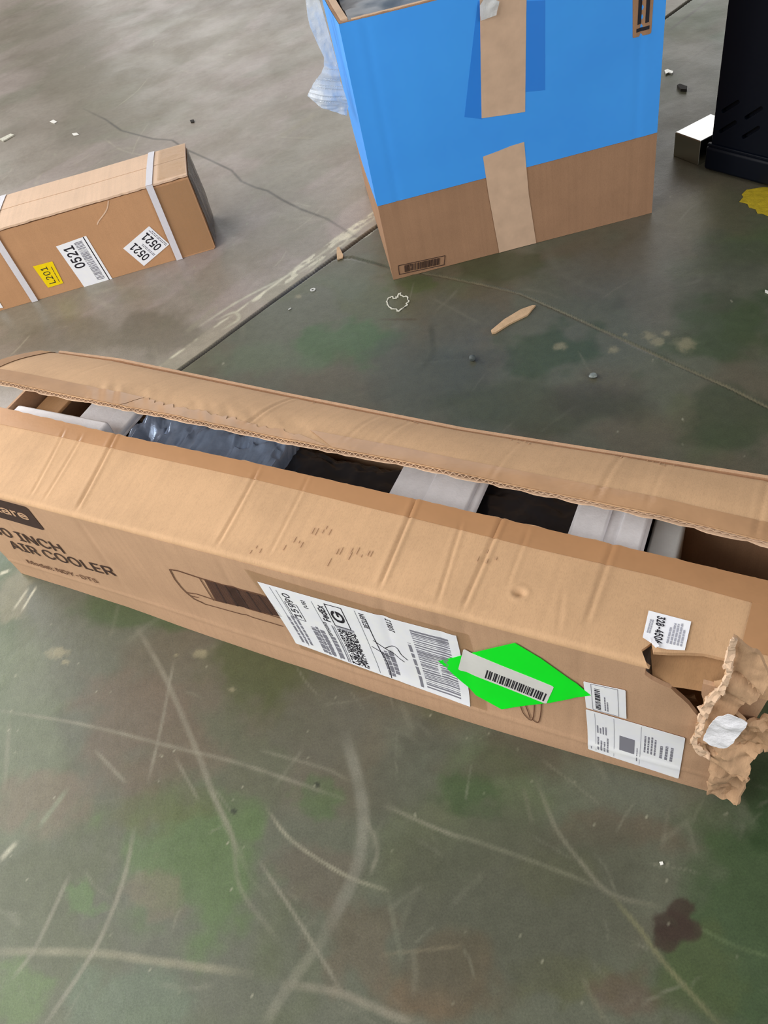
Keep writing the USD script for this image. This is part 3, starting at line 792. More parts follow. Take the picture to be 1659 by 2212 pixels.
obj('scuff_mark', dashes(near_flap, npx, [((765, 1195), 9, .0062, .014), ((700, 1150), 5, .0062, .012), ((640, 1180), 4, .007, .01), ((560, 1190), 3, .007, .01), ((1060, 1200), 4, .007, .008)], 3), 'kraft_scuff', carton, kind='stuff', label='rows of faint dark scuffs along the flutes')
obj('scuff_mark', dashes(far_flap, gpx, [((720, 880), 8, .0064, .012), ((930, 915), 9, .0064, .012), ((1540, 1015), 12, .0075, .012), ((1130, 955), 5, .0064, .008)], 5), 'kraft_scuff', carton, kind='stuff', label='rows of faint dark scuffs along the flutes')

# ---- print on the side panel
lg = fpx((0, 1080), (60, 1096), (97, 1143), (30, 1128))
s_r, t_r = fpx((97, 1143))[0]
logo_top = fpx((58, 1095))[0]
lt, lb_ = logo_top[1], s_r * 0 + t_r
lt, lb_, s_r = .2475, .1925, .1995
logo = Polygon([(0.015, lb_), (s_r - .004, lb_), (s_r, lb_ + .004), (s_r, lt - .004), (s_r - .004, lt), (0.015, lt)])
obj('printed_logo', sheet(logo, 0.01, front, .0002, .0004), 'ink_brown', carton, label='dark printed logo panel')
lh = lt - lb_
e1 = fpx((66, 1122))[0]
logo_path = stage.GetPrimAtPath(str(carton) + '/printed_logo').GetPath()


def word(txt, o, e, h, m='ink_brown', bold=False, name='lettering', parent=None, off=.0007):
    """upright print on the side panel: baseline from picture point o to e, cap height h metres"""
    a_, b_ = fpx(o, e)
    z = (a_[1] + b_[1]) / 2
    obj(name, text_on(txt, front, (a_[0], z), (b_[0], z), (a_[0], z + h), off, bold), m, parent or carton, smooth=False)


obj('lettering', text_on('rKare', front, (.083, .2125), (.1825, .2125), (.083, .2310), .0009, True), 'kraft_side', logo_path, smooth=False, label='kraft coloured lettering knocked out of the logo')


def print_line(txt, s0, z0, s1, z1, h, m='ink_brown', bold=False):
    obj('lettering', text_on(txt, front, (s0, z0), (s1, z1), (s0, z0 + h), .0007, bold), m, carton, smooth=False)


print_line('40 INCH', .042, .1355, .2055, .1365, .0245)
print_line('AIR COOLER', .058, .0975, .2957, .1085, .0250)
print_line('Model: NDY-DT5', .062, .0555, .2300, .0630, .0120, 'ink_brown_soft')

# ---- line drawing of the cooler
ln = lambda *p: [tuple(x) for x in fpx(*p)]


def stroke(pts, w, m='ink_brown_soft', parent=None, off=.0006, name='printed_line'):
    l = LineString(pts).buffer(w / 2, cap_style=2)
    return sheet(l, 0.005, front, .0002, off)


art = [stroke(ln((367, 1229), (385, 1232), (430, 1247), (480, 1262), (560, 1283), (584, 1291)), .0022), stroke(ln((367, 1229), (378, 1250), (392, 1268), (404, 1280), (420, 1293), (440, 1302)), .0022),
       stroke(ln((404, 1279), (425, 1282), (470, 1297), (520, 1309), (580, 1326), (606, 1334)), .0016), stroke(ln((412, 1286), (430, 1290)), .0014), stroke(ln((440, 1303), (520, 1325), (612, 1352)), .0014), stroke(ln((431, 1247), (462, 1296)), .0016)]
obj('line_drawing', cat_mesh(art), 'ink_brown_soft', carton, label='printed outline drawing of the air cooler')
gq = np.array([fpx(p)[0] for p in [(466, 1296), (615, 1333), (582, 1290), (441, 1250)]])
grp = obj('printed_grille', sheet(Polygon(gq), .012, front, .0002, .0005), 'ink_brown_soft', carton, label='dark printed grille of the drawing')
bars = []
for k in range(1, 26):
    bars.append(quad_on(front, rect_in(gq, 0.02, k / 26 - .006, .98, k / 26 + .006), .0008))
for k in range(1, 6):
    bars.append(quad_on(front, rect_in(gq, k / 6 - .012, 0, k / 6 + .012, 1), .0009))
obj('printed_line', cat_mesh(bars), 'ink_brown', grp)


# ---- labels
def scribble(surf, c, rows, a0, a1, b0, b1, seed, vertical=False, off=.0011, fill=.5):
    """rows of tiny words too small to read, as short dashes inside the quad c"""
    r = np.random.default_rng(seed); out = []
    for k in range(rows):
        b = b0 + (b1 - b0) * (k + .25) / rows; hh = (b1 - b0) / rows * fill
        x = a0; end = a1 - r.uniform(0, .35) * (a1 - a0)
        while x < end:
            l = r.uniform(.06, .2) * (a1 - a0); x2 = min(x + l, end)
            cs = rect_in(c, b, x, b + hh, x2) if vertical else rect_in(c, x, b, x2, b + hh)
            out.append(quad_on(surf, cs, off)); x = x2 + .025 * (a1 - a0)
    return cat_mesh([o for o in out if o is not None])


def barcode(surf, c, a0, b0, a1, b1, n, seed, along='a', off=.0011):
    r = np.random.default_rng(seed); w = r.uniform(.4, 1.6, 2 * n); x = np.concatenate([[0], np.cumsum(w)]) / w.sum(); out = []
    for k in range(0, 2 * n, 2):
        if along == 'a':
            cs = rect_in(c, a0 + (a1 - a0) * x[k], b0, a0 + (a1 - a0) * x[k + 1], b1)
        else:
            cs = rect_in(c, a0, b0 + (b1 - b0) * x[k], a1, b0 + (b1 - b0) * x[k + 1])
        out.append(quad_on(surf, cs, off))
    return cat_mesh([o for o in out if o is not None])


def lab_text(txt, surf, c, o, e, tp, bold=False, off=.0011):
    return text_on(txt, surf, bil(c, *o), bil(c, *e), bil(c, *tp), off, bold, .0002)


# shipping label: a runs along the carton, b upward
sl = np.array([fpx(p)[0] for p in [(640, 1388), (1016, 1526), (986, 1372), (557, 1255)]])
tp_ = np.array([fpx(p)[0] for p in [(650, 1400), (1052, 1535), (1012, 1372), (528, 1228)]])
obj('clear_tape', sheet(Polygon(tp_), .005, front, .0002, .0005), 'clear_tape', carton)
ship = obj('shipping_label', sheet(Polygon(sl), .004, front, .0003, .0008), 'label_white', carton, label='large white shipping label')
L_ = []
fr = lambda a0, b0, a1, b1, w=.004: [quad_on(front, rect_in(sl, a0, b0, a1, b0 + w * 2), .0011), quad_on(front, rect_in(sl, a0, b1 - w * 2, a1, b1), .0011), quad_on(front, rect_in(sl, a0, b0, a0 + w, b1), .0011), quad_on(front, rect_in(sl, a1 - w, b0, a1, b1), .0011)]
for tx, o_, e_, t_, bo in [('15990', (.155, .56), (.155, .93), (.115, .56), False), ('FedEx', (.335, .66), (.335, .90), (.300, .66), True), ('G', (.425, .70), (.425, .87), (.365, .70), True),
                           ('(US)', (.235, .78), (.235, .90), (.215, .78), False), ('Ground', (.30, .40), (.30, .62), (.28, .40), False), ('RETURN', (.555, .74), (.555, .95), (.528, .74), False), ('10813', (.69, .80), (.69, .97), (.66, .80), False)]:
    obj('lettering', lab_text(tx, front, sl, o_, e_, t_, bo), 'ink_black', ship, smooth=False)
obj('printed_line', cat_mesh([*fr(.10, .52, .17, .78, .0025), *fr(.35, .62, .44, .95, .004)]), 'ink_black', ship)
obj('printed_text', cat_mesh([scribble(front, sl, 3, .08, .62, .05, .13, 1, True), scribble(front, sl, 3, .04, .5, .17, .32, 2, True), scribble(front, sl, 2, .03, .5, .205, .26, 3, True), scribble(front, sl, 2, .05, .6, .56, .60, 4, True, fill=.8),
                              scribble(front, sl, 1, .04, .96, .735, .752, 5, True, fill=.9), scribble(front, sl, 1, .1, .55, .60, .63, 6, True, fill=.8)]), 'ink_grey', ship)
obj('printed_line', cat_mesh([quad_on(front, rect_in(sl, x, y0, x + w, y1), .0011) for x, y0, y1, w in [(.06, .5, .97, .002), (.09, .05, .95, .002), (.28, .02, .93, .002), (.325, .02, .60, .006), (.338, .02, .60, .003), (.51, .03, .97, .002), (.352, .605, .625, .10), (.352, .585, .595, .10)]]), 'ink_grey', ship)
r_ = np.random.default_rng(12); dash = []
for k in range(58):        # stacked two-dimensional barcode: rows of dashes
    y = .03 + .55 * k / 58
    for j in range(14):
        if r_.random() < .55:
            x = .352 + .10 * j / 14
            dash.append(quad_on(front, rect_in(sl, x, y, x + .10 / 14, y + .0072), .0011, res=.05))
obj('barcode', cat_mesh([d_ for d_ in dash if d_ is not None]), 'ink_black', ship)
obj('barcode', barcode(front, sl, .775, .06, .955, .93, 30, 7, 'b'), 'ink_grey', ship)
sig = [ln((807, 1381), (832, 1398), (875, 1428)), ln((832, 1398), (845, 1395), (858, 1398), (868, 1412), (882, 1424)), ln((804, 1394), (848, 1420)), ln((790, 1335), (806, 1370), (822, 1402), (838, 1430), (847, 1462))]
obj('pen_mark', cat_mesh([stroke([tuple(x) for x in spline(s_, 6)], .0011, off=.0012) for s_ in sig]), 'ink_black', ship)

# green sticker with its barcode strip
gs = [tuple(fpx(p)[0]) for p in [(948, 1426), (1113, 1386), (1170, 1420), (1277, 1499), (1190, 1515), (1085, 1530), (1030, 1500)]]
stick = obj('green_sticker', sheet(Polygon(gs), .008, front, .0003, .0014), 'green_sticker', carton, label='fluorescent green sticker')
bq = np.array([fpx(p)[0] for p in [(991, 1443), (1181, 1517), (1198, 1480), (1001, 1400)]])
strip = obj('barcode_strip', sheet(Polygon(bq).buffer(-.003).buffer(.003), .008, front, .0003, .0019), 'label_cream', stick)
obj('barcode', barcode(front, bq, .30, .10, .97, .52, 27, 21, 'a', .0022), 'ink_black', stick)
wl = [ln((1125, 1524), (1132, 1540), (1147, 1554), (1153, 1545), (1155, 1521)), ln((1136, 1522), (1146, 1550)), ln((1170, 1518), (1168, 1545), (1162, 1559), (1150, 1552))]
obj('pen_mark', cat_mesh([stroke([tuple(x) for x in spline(s_, 6)], .0013, off=.0009) for s_ in wl]), 'ink_brown_soft', carton)

# two small labels near the torn end: a along, b up
for nm, qd, sd, lb in [('product_label', [(1267, 1527), (1354, 1551), (1352, 1489), (1261, 1470)], 31, 'small white label with a barcode'), ('product_label', [(1271, 1616), (1466, 1680), (1481, 1592), (1266, 1530)], 32, 'larger white label under the small one')]:
    c = np.array([fpx(p)[0] for p in qd])
    pl = obj(nm, sheet(Polygon(c).buffer(-.002).buffer(.002), .005, front, .0003, .0009), 'label_white', carton, label=lb)
    if sd == 31:
        obj('barcode', barcode(front, c, .25, .08, .38, .85, 17, 33, 'b'), 'ink_black', pl)
        obj('printed_text', cat_mesh([scribble(front, c, 2, .1, .6, .46, .58, 34, True)]), 'ink_grey', pl)
        obj('printed_line', cat_mesh([quad_on(front, rect_in(c, x, .02, x + .008, .98), .0012) for x in (.17, .81)] + [quad_on(front, rect_in(c, .17, y, .82, y + .012), .0012) for y in (.02, .965)]), 'ink_grey', pl)
    else:
        obj('printed_text', cat_mesh([scribble(front, c, 4, .08, .42, .10, .24, 35, True), scribble(front, c, 4, .48, .68, .10, .22, 36, True), scribble(front, c, 1, .05, .15, .03, .05, 37, True), scribble(front, c, 4, .36, .85, .60, .74, 38, True), scribble(front, c, 3, .34, .7, .76, .92, 39, True), scribble(front, c, 1, .1, .5, .53, .55, 40, True)]), 'ink_grey', pl)
        obj('printed_line', cat_mesh([quad_on(front, rect_in(c, x, .04, x + .003, .96), .0012) for x in (.09, .29, .57)]), 'ink_light', pl)
        obj('printed_block', quad_on(front, rect_in(c, .35, .24, .51, .58), .0012), 'ink_grey', pl)

# number label on the near flap, its torn lower corner curled
nl = npx((1401, 1320), (1493, 1344), (1479, 1406), (1440, 1404), (1420, 1399), (1388, 1378))
c = np.array([npx(p)[0] for p in [(1382, 1386), (1479, 1408), (1493, 1344), (1401, 1320)]])
num = obj('number_label', sheet(Polygon(nl), .006, near_flap, .0003, .0006), 'label_white', carton, label='creased white number label on the flap')
obj('lettering', lab_text('328-4506', near_flap, c, (.23, .90), (.30, .06), (.41, .90), True, .0010), 'ink_black', num, smooth=False)
obj('printed_text', cat_mesh([scribble(near_flap, c, 5, .12, .9, .55, .93, 41, True, .0010), scribble(near_flap, c, 2, .3, .9, .08, .18, 42, True, .0010)]), 'ink_light', num)
fold = npx((1402, 1380), (1412, 1384), (1424, 1400), (1416, 1404), (1408, 1396))
obj('torn_corner', sheet(Polygon(fold), .004, near_flap, .0003, .0035), 'paper_torn', num)


# ---- torn board round the hand hole
def px_sheet(pxs, surf_dist, amp, seed, th, freq=16, res=.003, slope=0.0, m='kraft_torn', name='torn_board', label=None, parent=None, curl=0.0, grooves=()):
    """a ragged piece of board standing surf_dist in front of the side panel, crumpled by noise"""
    pts = []
    for p in pxs:
        d_ = ray(p); pw = toL(CAM); dl = toL(CAM + d_) - pw
        k = (-surf_dist - pw[1]) / dl[1]; q = pw + dl * k
        pts.append((q[0], q[2]))
    pts = np.array(pts); pts[:, 1] = np.maximum(pts[:, 1], .0025); cen = pts.mean(0)
    (xa, ya), (xb, yb) = pts.min(0), pts.max(0)
    fa, fb_ = facets(xa, xb, ya, yb, .5 / freq, seed), facets(xa, xb, ya, yb, .2 / freq, seed + 1)
    outl = []
    rg = np.random.default_rng(seed)
    for a_, b_ in zip(pts, np.roll(pts, -1, 0)):
        outl += ragged_edge(a_, b_, max(3, int(np.linalg.norm(b_ - a_) / .004)), .0007, rg)[:-1]

    def sf(s, t):
        dd = surf_dist + amp * (.75 * fa(s, t) + .28 * fb_(s, t)) + slope * (t - cen[1]) + curl * (s - cen[0]) ** 2
        for (g0, g1) in grooves:
            ga, gb = fpx(g0, g1); l = gb - ga; L_ = np.hypot(*l); k_ = ((s - ga[0]) * l[0] + (t - ga[1]) * l[1]) / L_ ** 2
            ds = np.abs((s - ga[0]) * l[1] - (t - ga[1]) * l[0]) / L_
            dd = dd - .006 * np.exp(-(ds / .0035) ** 2) * sstep(-.1, .1, k_) * (1 - sstep(.95, 1.1, k_))
        return np.stack([s, -dd, t], -1)
    pg = Polygon(outl).buffer(0)
    return obj(name, sheet(pg, res, sf, th), m, parent or carton, smooth=18, label=label), sf, pts


# inner board seen through the hole
ih = [(1405, 1398), (1480, 1396), (1580, 1415), (1590, 1460), (1566, 1484), (1552, 1492), (1535, 1496), (1508, 1492), (1478, 1487), (1450, 1483), (1410, 1466)]
ihl = []
for p in ih:
    ihl.append(p)
iq = npx(*[(1414, 1404), (1585, 1425)])


def inner_board(s, t):      # leans back from the panel's top edge into the carton
    return np.stack([s, 0.004 + t * 0.80, HB - 0.034 + t * 0.42], -1)


ipx = surf_px(inner_board, 0.9, 1.25, -0.06, .12, toW)
ib = ipx(*ih)
obj('inner_flap', sheet(Polygon(ib).buffer(-.004).buffer(.004), .006, inner_board, TH), 'kraft_inner', carton, label='inner flap seen through the torn hand hole')
TG = [((1590, 1426), (1650, 1478)), ((1575, 1474), (1634, 1502))]
torn, tsf, _ = px_sheet([(1581, 1391), (1592, 1398), (1604, 1406), (1630, 1424), (1648, 1444), (1664, 1475), (1652, 1488), (1640, 1502), (1612, 1516), (1585, 1540), (1560, 1556), (1535, 1570), (1516, 1560), (1514, 1535), (1520, 1512), (1545, 1496), (1563, 1480), (1572, 1455), (1569, 1440), (1574, 1412)], .012, .008, 71, .004, freq=17, slope=-.10, grooves=TG, label='torn piece of board standing up at the corner')
crush_, csf, _ = px_sheet([(1500, 1572), (1524, 1560), (1540, 1545), (1580, 1540), (1612, 1556), (1640, 1562), (1664, 1560), (1668, 1600), (1652, 1622), (1628, 1642), (1616, 1672), (1606, 1708), (1592, 1726), (1560, 1720), (1528, 1711), (1532, 1680), (1534, 1650), (1528, 1636), (1504, 1622), (1490, 1608)], .007, .014, 83, .004, freq=26, slope=-.02, label='crushed and fluffed lower corner of the carton')
lp, lsf, _ = px_sheet([(1518, 1600), (1524, 1588), (1531, 1571), (1540, 1558), (1552, 1549), (1572, 1546), (1596, 1556), (1614, 1566), (1604, 1580), (1594, 1592), (1578, 1606), (1563, 1617), (1548, 1614), (1532, 1610)], .030, .003, 91, .0006, freq=28, res=.003, m='paper_torn', name='torn_label', label='crumpled scrap of white label')
edge_, _, _ = px_sheet([(1576, 1396), (1584, 1394), (1590, 1404), (1586, 1424), (1578, 1444), (1580, 1462), (1574, 1478), (1566, 1494), (1550, 1506), (1540, 1522), (1528, 1540), (1524, 1556), (1512, 1560), (1511, 1540), (1514, 1518), (1530, 1504), (1548, 1494), (1560, 1480), (1568, 1462), (1563, 1444), (1570, 1420)], .020, .006, 97, .003, freq=70, slope=-.10, res=.003, m='kraft_flute', name='torn_edge', label='pale fluffed paper along the tear')
fl2, _, _ = px_sheet([(1504, 1574), (1516, 1562), (1524, 1570), (1516, 1586), (1506, 1600), (1512, 1612), (1526, 1626), (1534, 1636), (1532, 1646), (1518, 1634), (1502, 1622), (1494, 1606)], .016, .006, 99, .003, freq=70, res=.003, m='kraft_flute', name='torn_edge', label='pale fluffed paper along the crushed corner')
hang, hsf, _ = px_sheet([(1462, 1499), (1502, 1496), (1512, 1530), (1516, 1570), (1500, 1540)], -.03, .01, 95, .003, freq=20, m='kraft_inner', name='inner_board')

# ------------------------------------------------------------------ inside the carton
cx_ = .155
fo = thing('wrapped_air_cooler', 'air cooler in dark shiny plastic wrap lying inside the open long carton', 'air cooler', o0, rz)


def body(s, a, seed, amp, rx, rz_, freq=(5, 3)):
    """a soft wrapped bar along local x"""
    ca, sa = np.cos(a), np.sin(a)
    e = .26
    y = rx * np.sign(ca) * np.abs(ca) ** e; z = rz_ * np.sign(sa) * np.abs(sa) ** e
    q = np.stack([s * freq[0], y * 14, z * 14], -1)
    n_ = fbm(q * 2, 4, seed) - .5; rid = np.abs(fbm(q * 1.2 + 4, 3, seed + 2) - .5)
    k = 1 + amp * (n_ * 1.2 - rid * 1.6 + .2)
    k = np.minimum(k, 1.04)
    return y * k, z * k


def bar(s0, s1, seed, amp, rx, rz_, zc, yc=.158, n=160, m=72, freq=(5, 3), taper=0, crumple=0):
    s = np.linspace(s0, s1, n); a = np.linspace(0, 2 * np.pi, m, endpoint=False)
    S, A_ = np.meshgrid(s, a, indexing='ij')
    y, z = body(S, A_, seed, amp, rx, rz_, freq)
    if crumple:
        k = 1 + crumple * (.7 * facets(s0, s1, 0, 6.3, .030, seed)(S, A_ * .16) + .4 * facets(s0, s1, 0, 1.1, .011, seed + 1)(S, A_ * .16)) - crumple
        y, z = y * k, z * k
    tp = np.minimum(1, (np.minimum(S - s0, s1 - S) / .02 + .55)) if taper else 1
    v = np.stack([S, yc + y * tp, zc + z * tp], -1).reshape(-1, 3)
    ii, jj = np.meshgrid(np.arange(n - 1), np.arange(m), indexing='ij'); j2 = (jj + 1) % m
    q = np.stack([ii * m + jj, (ii + 1) * m + jj, (ii + 1) * m + j2, ii * m + j2], -1).reshape(-1, 4)
    f = np.vstack([q[:, [0, 2, 1]], q[:, [0, 3, 2]]])
    c0, c1 = v[:m].mean(0), v[-m:].mean(0); k = len(v); v = np.vstack([v, c0, c1])
    caps = [[k, j, (j + 1) % m] for j in range(m)] + [[k + 1, (n - 1) * m + (j + 1) % m, (n - 1) * m + j] for j in range(m)]
    return trimesh.Trimesh(v, np.vstack([f, np.array(caps)]), process=False)


def top_uv(p, z):
    q = toL(gp(p, z)); return q[0], q[1]


ZF = .215
f3a, f3b = top_uv((865, 1000), ZF)[0], top_uv((1020, 1110), ZF)[0]
XE = top_uv((1400, 1150), ZF)[0] - .004
cool = obj('black_wrap', bar(.16, XE, 5, .22, .114, .092, .101, n=320, m=160, freq=(9, 3), crumple=.03), 'wrap_black', fo)
b0, b1 = top_uv((285, 915), .22)[0], top_uv((612, 985), .22)[0]
obj('blue_grey_bag', bar(b0, b1, 17, .40, .124, .104, .122, n=260, m=200, freq=(16, 3), taper=1, crumple=.075), 'wrap_blue', fo, label='crinkled blue-grey plastic bag round one end')


def foam_cap(x0, x1, name_label, mt='foam_white', zt=ZF, y0=.022, y1=.279, ch=(.121, .195)):
    import manifold3d as m3
    b = rbox(x0, y0, .010, x1, y1, zt, .006)
    hole_ = m3.Manifold.cube((x1 - x0 + .2, 2 * ch[0], ch[1] + .02)).translate((x0 - .1, .158 - ch[0], -.004))
    t = thing('foam_block', name_label, 'packing foam', o0, rz)
    obj('foam_cap', tm(b - hole_), mt, t, smooth=30)
    return t


sx = [top_uv(p, ZF) for p in [(842, 1058), (870, 1003), (1050, 1048), (1030, 1107)]]
m0, m1 = np.mean([sx[0][0], sx[1][0]]), np.mean([sx[2][0], sx[3][0]])
t_ = foam_cap(m0, m1, 'white foam packing block across the middle of the dark wrapped air cooler')
obj('foam_pad', tm(rbox(m0 + .055, .04, ZF - .004, m1 - .012, .275, ZF + .006, .004)), 'foam_white', t_)
sx = [top_uv(p, ZF) for p in [(1227, 1140), (1250, 1086), (1412, 1120), (1392, 1178)]]
m2, m3_ = np.mean([sx[0][0], sx[1][0]]), np.mean([sx[2][0], sx[3][0]])
t_ = foam_cap(m2, m3_, 'white foam packing block at the empty end of the long carton, near its torn corner')
obj('foam_pad', tm(rbox(m2 + .004, .04, ZF - .004, m2 + .045, .275, ZF + .006, .004)), 'foam_white', t_)
obj('foam_pad', tm(rbox(m3_ - .034, .04, ZF - .004, m3_ - .004, .275, ZF + .007, .004)), 'foam_white', t_)
obj('foam_side', tm(rbox(m3_ + .0005, .026, .012, m3_ + .036, .277, ZF - .022, .004)), 'foam_grey', t_)
k0, k1 = top_uv((175, 893), ZF)[0], top_uv((285, 920), ZF)[0]
t_ = foam_cap(k0, k1, 'white foam packing block at the printed-logo end of the long carton beside the blue-grey bag')
obj('foam_pad', tm(rbox(k1 - .045, .04, ZF - .004, k1 - .003, .275, ZF + .008, .004)), 'foam_white', t_)
t_ = thing('foam_rail', 'long white foam rail showing under the near flap at the left end of the carton', 'packing foam', o0, rz)
r0, r1 = top_uv((-40, 870), .245)[0], top_uv((232, 925), .245)[0]
obj('rail', tm(rbox(max(.012, r0), .150, ZF + .0085, r1, .188, .252, .006)), 'foam_white', t_)
t_ = thing('cardboard_insert', 'brown cardboard insert inside the left end of the long carton behind the foam rail', 'cardboard insert', o0, rz)
q0, q1 = top_uv((30, 850), .2), top_uv((165, 885), .2)
obj('insert_panel', tm(rbox(.02, .190, .012, k0 - .030, .195, .221, .002)), 'kraft_inner', t_)
obj('insert_top', tm(rbox(.02, .190, .2215, k0 - .030, .287, .2275, .002)), 'kraft_inner', t_)

# ------------------------------------------------------------------ the blue carton
A2 = gp((850, 605)); B2 = gp((1408, 460))
toL2, toW2, o2, rz2 = frame(A2, B2 - A2)
WB = float(np.linalg.norm((B2 - A2)[:2])); HBB = .555; DB = .50
bc = thing('blue_carton', 'tall open cardboard box printed blue above a bare brown base, tape down its front', 'cardboard box', o2, rz2)


def bfront(s, t):
    s = np.asarray(s, float); t = np.asarray(t, float)
    d = .020 * np.clip(t / HBB, 0, 1.1) ** 2 * np.sin(np.pi * np.clip(s / WB, 0, 1)) + .003 * (fbm(np.stack([s * 5, t * 5, 0 * s], -1), 3, 44) - .5)
    d = d * sstep(-.001, .04, s) * sstep(-.001, .04, WB - s)
    for c, h in [(.045, .0018), (.565, .0016)]:
        d = d - h * ridge(s - c, .004)
    return np.stack([s, -d, t], -1)


def bleft(s, t):             # s runs from the back edge (-DB) to the front edge (0)
    s = np.asarray(s, float); t = np.asarray(t, float)
    d = .012 * np.clip(t / HBB, 0, 1.1) * np.sin(np.pi * np.clip(-s / DB, 0, 1))
    return np.stack([-d, -s, t], -1)


bpx = surf_px(bfront, -.01, WB + .01, 0, .8, toW2)
rim = [bpx(p)[0] for p in [(735, 50), (870, 32), (1040, 2)]]
HR = rim[0][1]
rim_line = [(0, HR), (WB, HR)]
obj('side_panel', sheet(Polygon([(0, .0005), (WB, .0005), (WB, HR), *ragged_edge((WB - .004, HR), (.004, HR), 40, .0008), (0, HR)]), .009, bfront, .005), 'kraft_blue_box', bc)
obj('side_panel', sheet(sbox(-DB, .0005, -.0052, HR), .02, bleft, .005), 'kraft_blue_box', bc)
obj('side_panel', sheet(sbox(0.0052, .0005, DB, HR), .02, lambda s, t: np.stack([0 * s + WB, s, t], -1), .005), 'kraft_blue_box', bc)
obj('side_panel', sheet(sbox(-WB + .0055, .0005, -.0055, HR), .02, lambda s, t: np.stack([-s, 0 * s + DB, t], -1), .005), 'kraft_blue_box', bc)
obj('bottom_panel', sheet(sbox(.007, .007, WB - .007, DB - .007), .05, lambda s, t: np.stack([s, t, 0 * s + .0065], -1), .005), 'kraft_blue_box', bc)
BL = bpx((820, 443), (1415, 288))[:, 1].mean()
obj('blue_print', sheet(Polygon([(-.0014, BL), (WB - .0005, BL), (WB - .0005, HR - .001), (-.0014, HR - .001)]), .009, bfront, .0002, .0004), 'blue_ink', bc)
obj('blue_print', sheet(Polygon([(-DB + .001, BL), (.0, BL), (.0, HR - .001), (-DB + .001, HR - .001)]), .02, bleft, .0002, .0004), 'blue_ink', bc)
q = bpx((1040, 255), (1134, 241), (1137, -8), (1036, -10))
obj('paper_tape', sheet(Polygon(q), .01, bfront, .0003, .0009), 'tape_paper', bc, label='tan paper tape on the blue print')
q = bpx((1081, 556), (1162, 538), (1142, 420), (1132, 306), (1105, 314), (1075, 326), (1043, 338), (1055, 420))
q[0, 1] = max(q[0, 1], .001); q[1, 1] = max(q[1, 1], .001)
obj('paper_tape', sheet(Polygon(q), .01, bfront, .0003, .0009), 'tape_paper', bc, label='tan paper tape over the brown base')
q = bpx((1003, 252), (1042, 257), (1040, 2), (1032, 2))
obj('clear_tape', sheet(Polygon(q), .01, bfront, .0002, .0007), 'blue_tape', bc, label='darker blue band of see-through tape')
q = bpx((1134, 198), (1177, 194), (1177, 0), (1134, 2))
obj('clear_tape', sheet(Polygon(q), .01, bfront, .0002, .0007), 'blue_tape', bc, label='darker blue band of see-through tape')
q = bpx((1036, 42), (1070, 30), (1076, 0), (1048, -12), (1034, 10))
obj('film_scrap', sheet(Polygon(q), .003, lambda s, t: bfront(s, t) + np.stack([0 * s, -.003 - .006 * fbm(np.stack([s * 60, t * 60, 0 * s], -1), 3, 3), 0 * s], -1), .0003, .0012), 'clear_film', bc)
q = bpx((1366, 82), (1406, 72), (1413, -30), (1366, -22))
pm = obj('arrow_mark', sheet(Polygon(q).buffer(-.003).buffer(.003), .004, bfront, .0002, .0008), 'kraft_blue_box', bc, label='bare patch printed with this way up arrows')
ar = []
for (x0, y0, x1, y1, w) in [(1380, 52, 1385, -40, 9), (1397, 48, 1402, -44, 9)]:
    a_, b_ = bpx((x0, y0), (x1, y1)); wv_ = .0036
    ar.append(sheet(Polygon([(a_[0] - wv_, a_[1]), (a_[0] + wv_, a_[1]), (a_[0] + wv_, HR - .025), (a_[0] + .010, HR - .025), (a_[0], HR - .006), (a_[0] - .010, HR - .025), (a_[0] - wv_, HR - .025)]), .004, bfront, .0002, .0013))
a_, b_ = bpx((1374, 66), (1402, 58))
ar.append(sheet(LineString([a_, b_]).buffer(.0032, cap_style=2), .004, bfront, .0002, .0013))
obj('printed_arrow', cat_mesh(ar), 'ink_black', pm)
c = np.array([bpx(p)[0] for p in [(862, 593), (960, 572), (962, 551), (860, 573)]])
fr2 = [quad_on(bfront, rect_in(c, *k), .0006) for k in [(0, 0, 1, .06), (0, .94, 1, 1), (0, 0, .012, 1), (.988, 0, 1, 1)]]
obj('printed_barcode', cat_mesh([barcode(bfront, c, .13, .16, .90, .86, 26, 51, 'a', .0006), *fr2]), 'ink_brown', bc)
obj('folded_flap', sheet(Polygon([(-DB + .02, HR - .14), (-.012, HR - .14), (-.012, HR + .001), (-DB + .02, HR + .001)]), .02, bleft, .013, -.0053), 'kraft_flute', bc, label='flap folded down inside the left rim')
obj('folded_flap', sheet(Polygon([(.022, HR - .12), (WB - .02, HR - .12), (WB - .02, HR + .0005), (.022, HR + .0005)]), .012, bfront, .006, -.0053), 'kraft_flute', bc, label='flap folded down inside the front rim')
# bag inside
ci = thing('grey_plastic_bag', 'blue-grey plastic bag filling the open blue carton', 'plastic bag', o2, rz2)


def bagtop(s, t):
    return np.stack([s, t, HR - .035 + .05 * (fbm(np.stack([s * 7, t * 7, 0 * s], -1), 4, 81) - .5)], -1)


g_ = sheet(sbox(.024, .022, WB - .025, DB - .02), .012, bagtop, .02)
v_ = np.array(g_.vertices); half = len(v_) // 2; v_[half:, 2] = .012
obj('bag', trimesh.Trimesh(v_, g_.faces, process=False), 'bag_grey', ci)

# clear film hanging over the left side
fl = thing('plastic_film', 'crumpled clear plastic film hanging down the left side of the blue carton', 'plastic film', (0, 0, 0))
YF = toW2([-.02, .10, 0])[1]


def yplane(p, y):
    d_ = ray(p); k = (y - CAM[1]) / d_[1]; q_ = CAM + d_ * k; return (q_[0], q_[2])


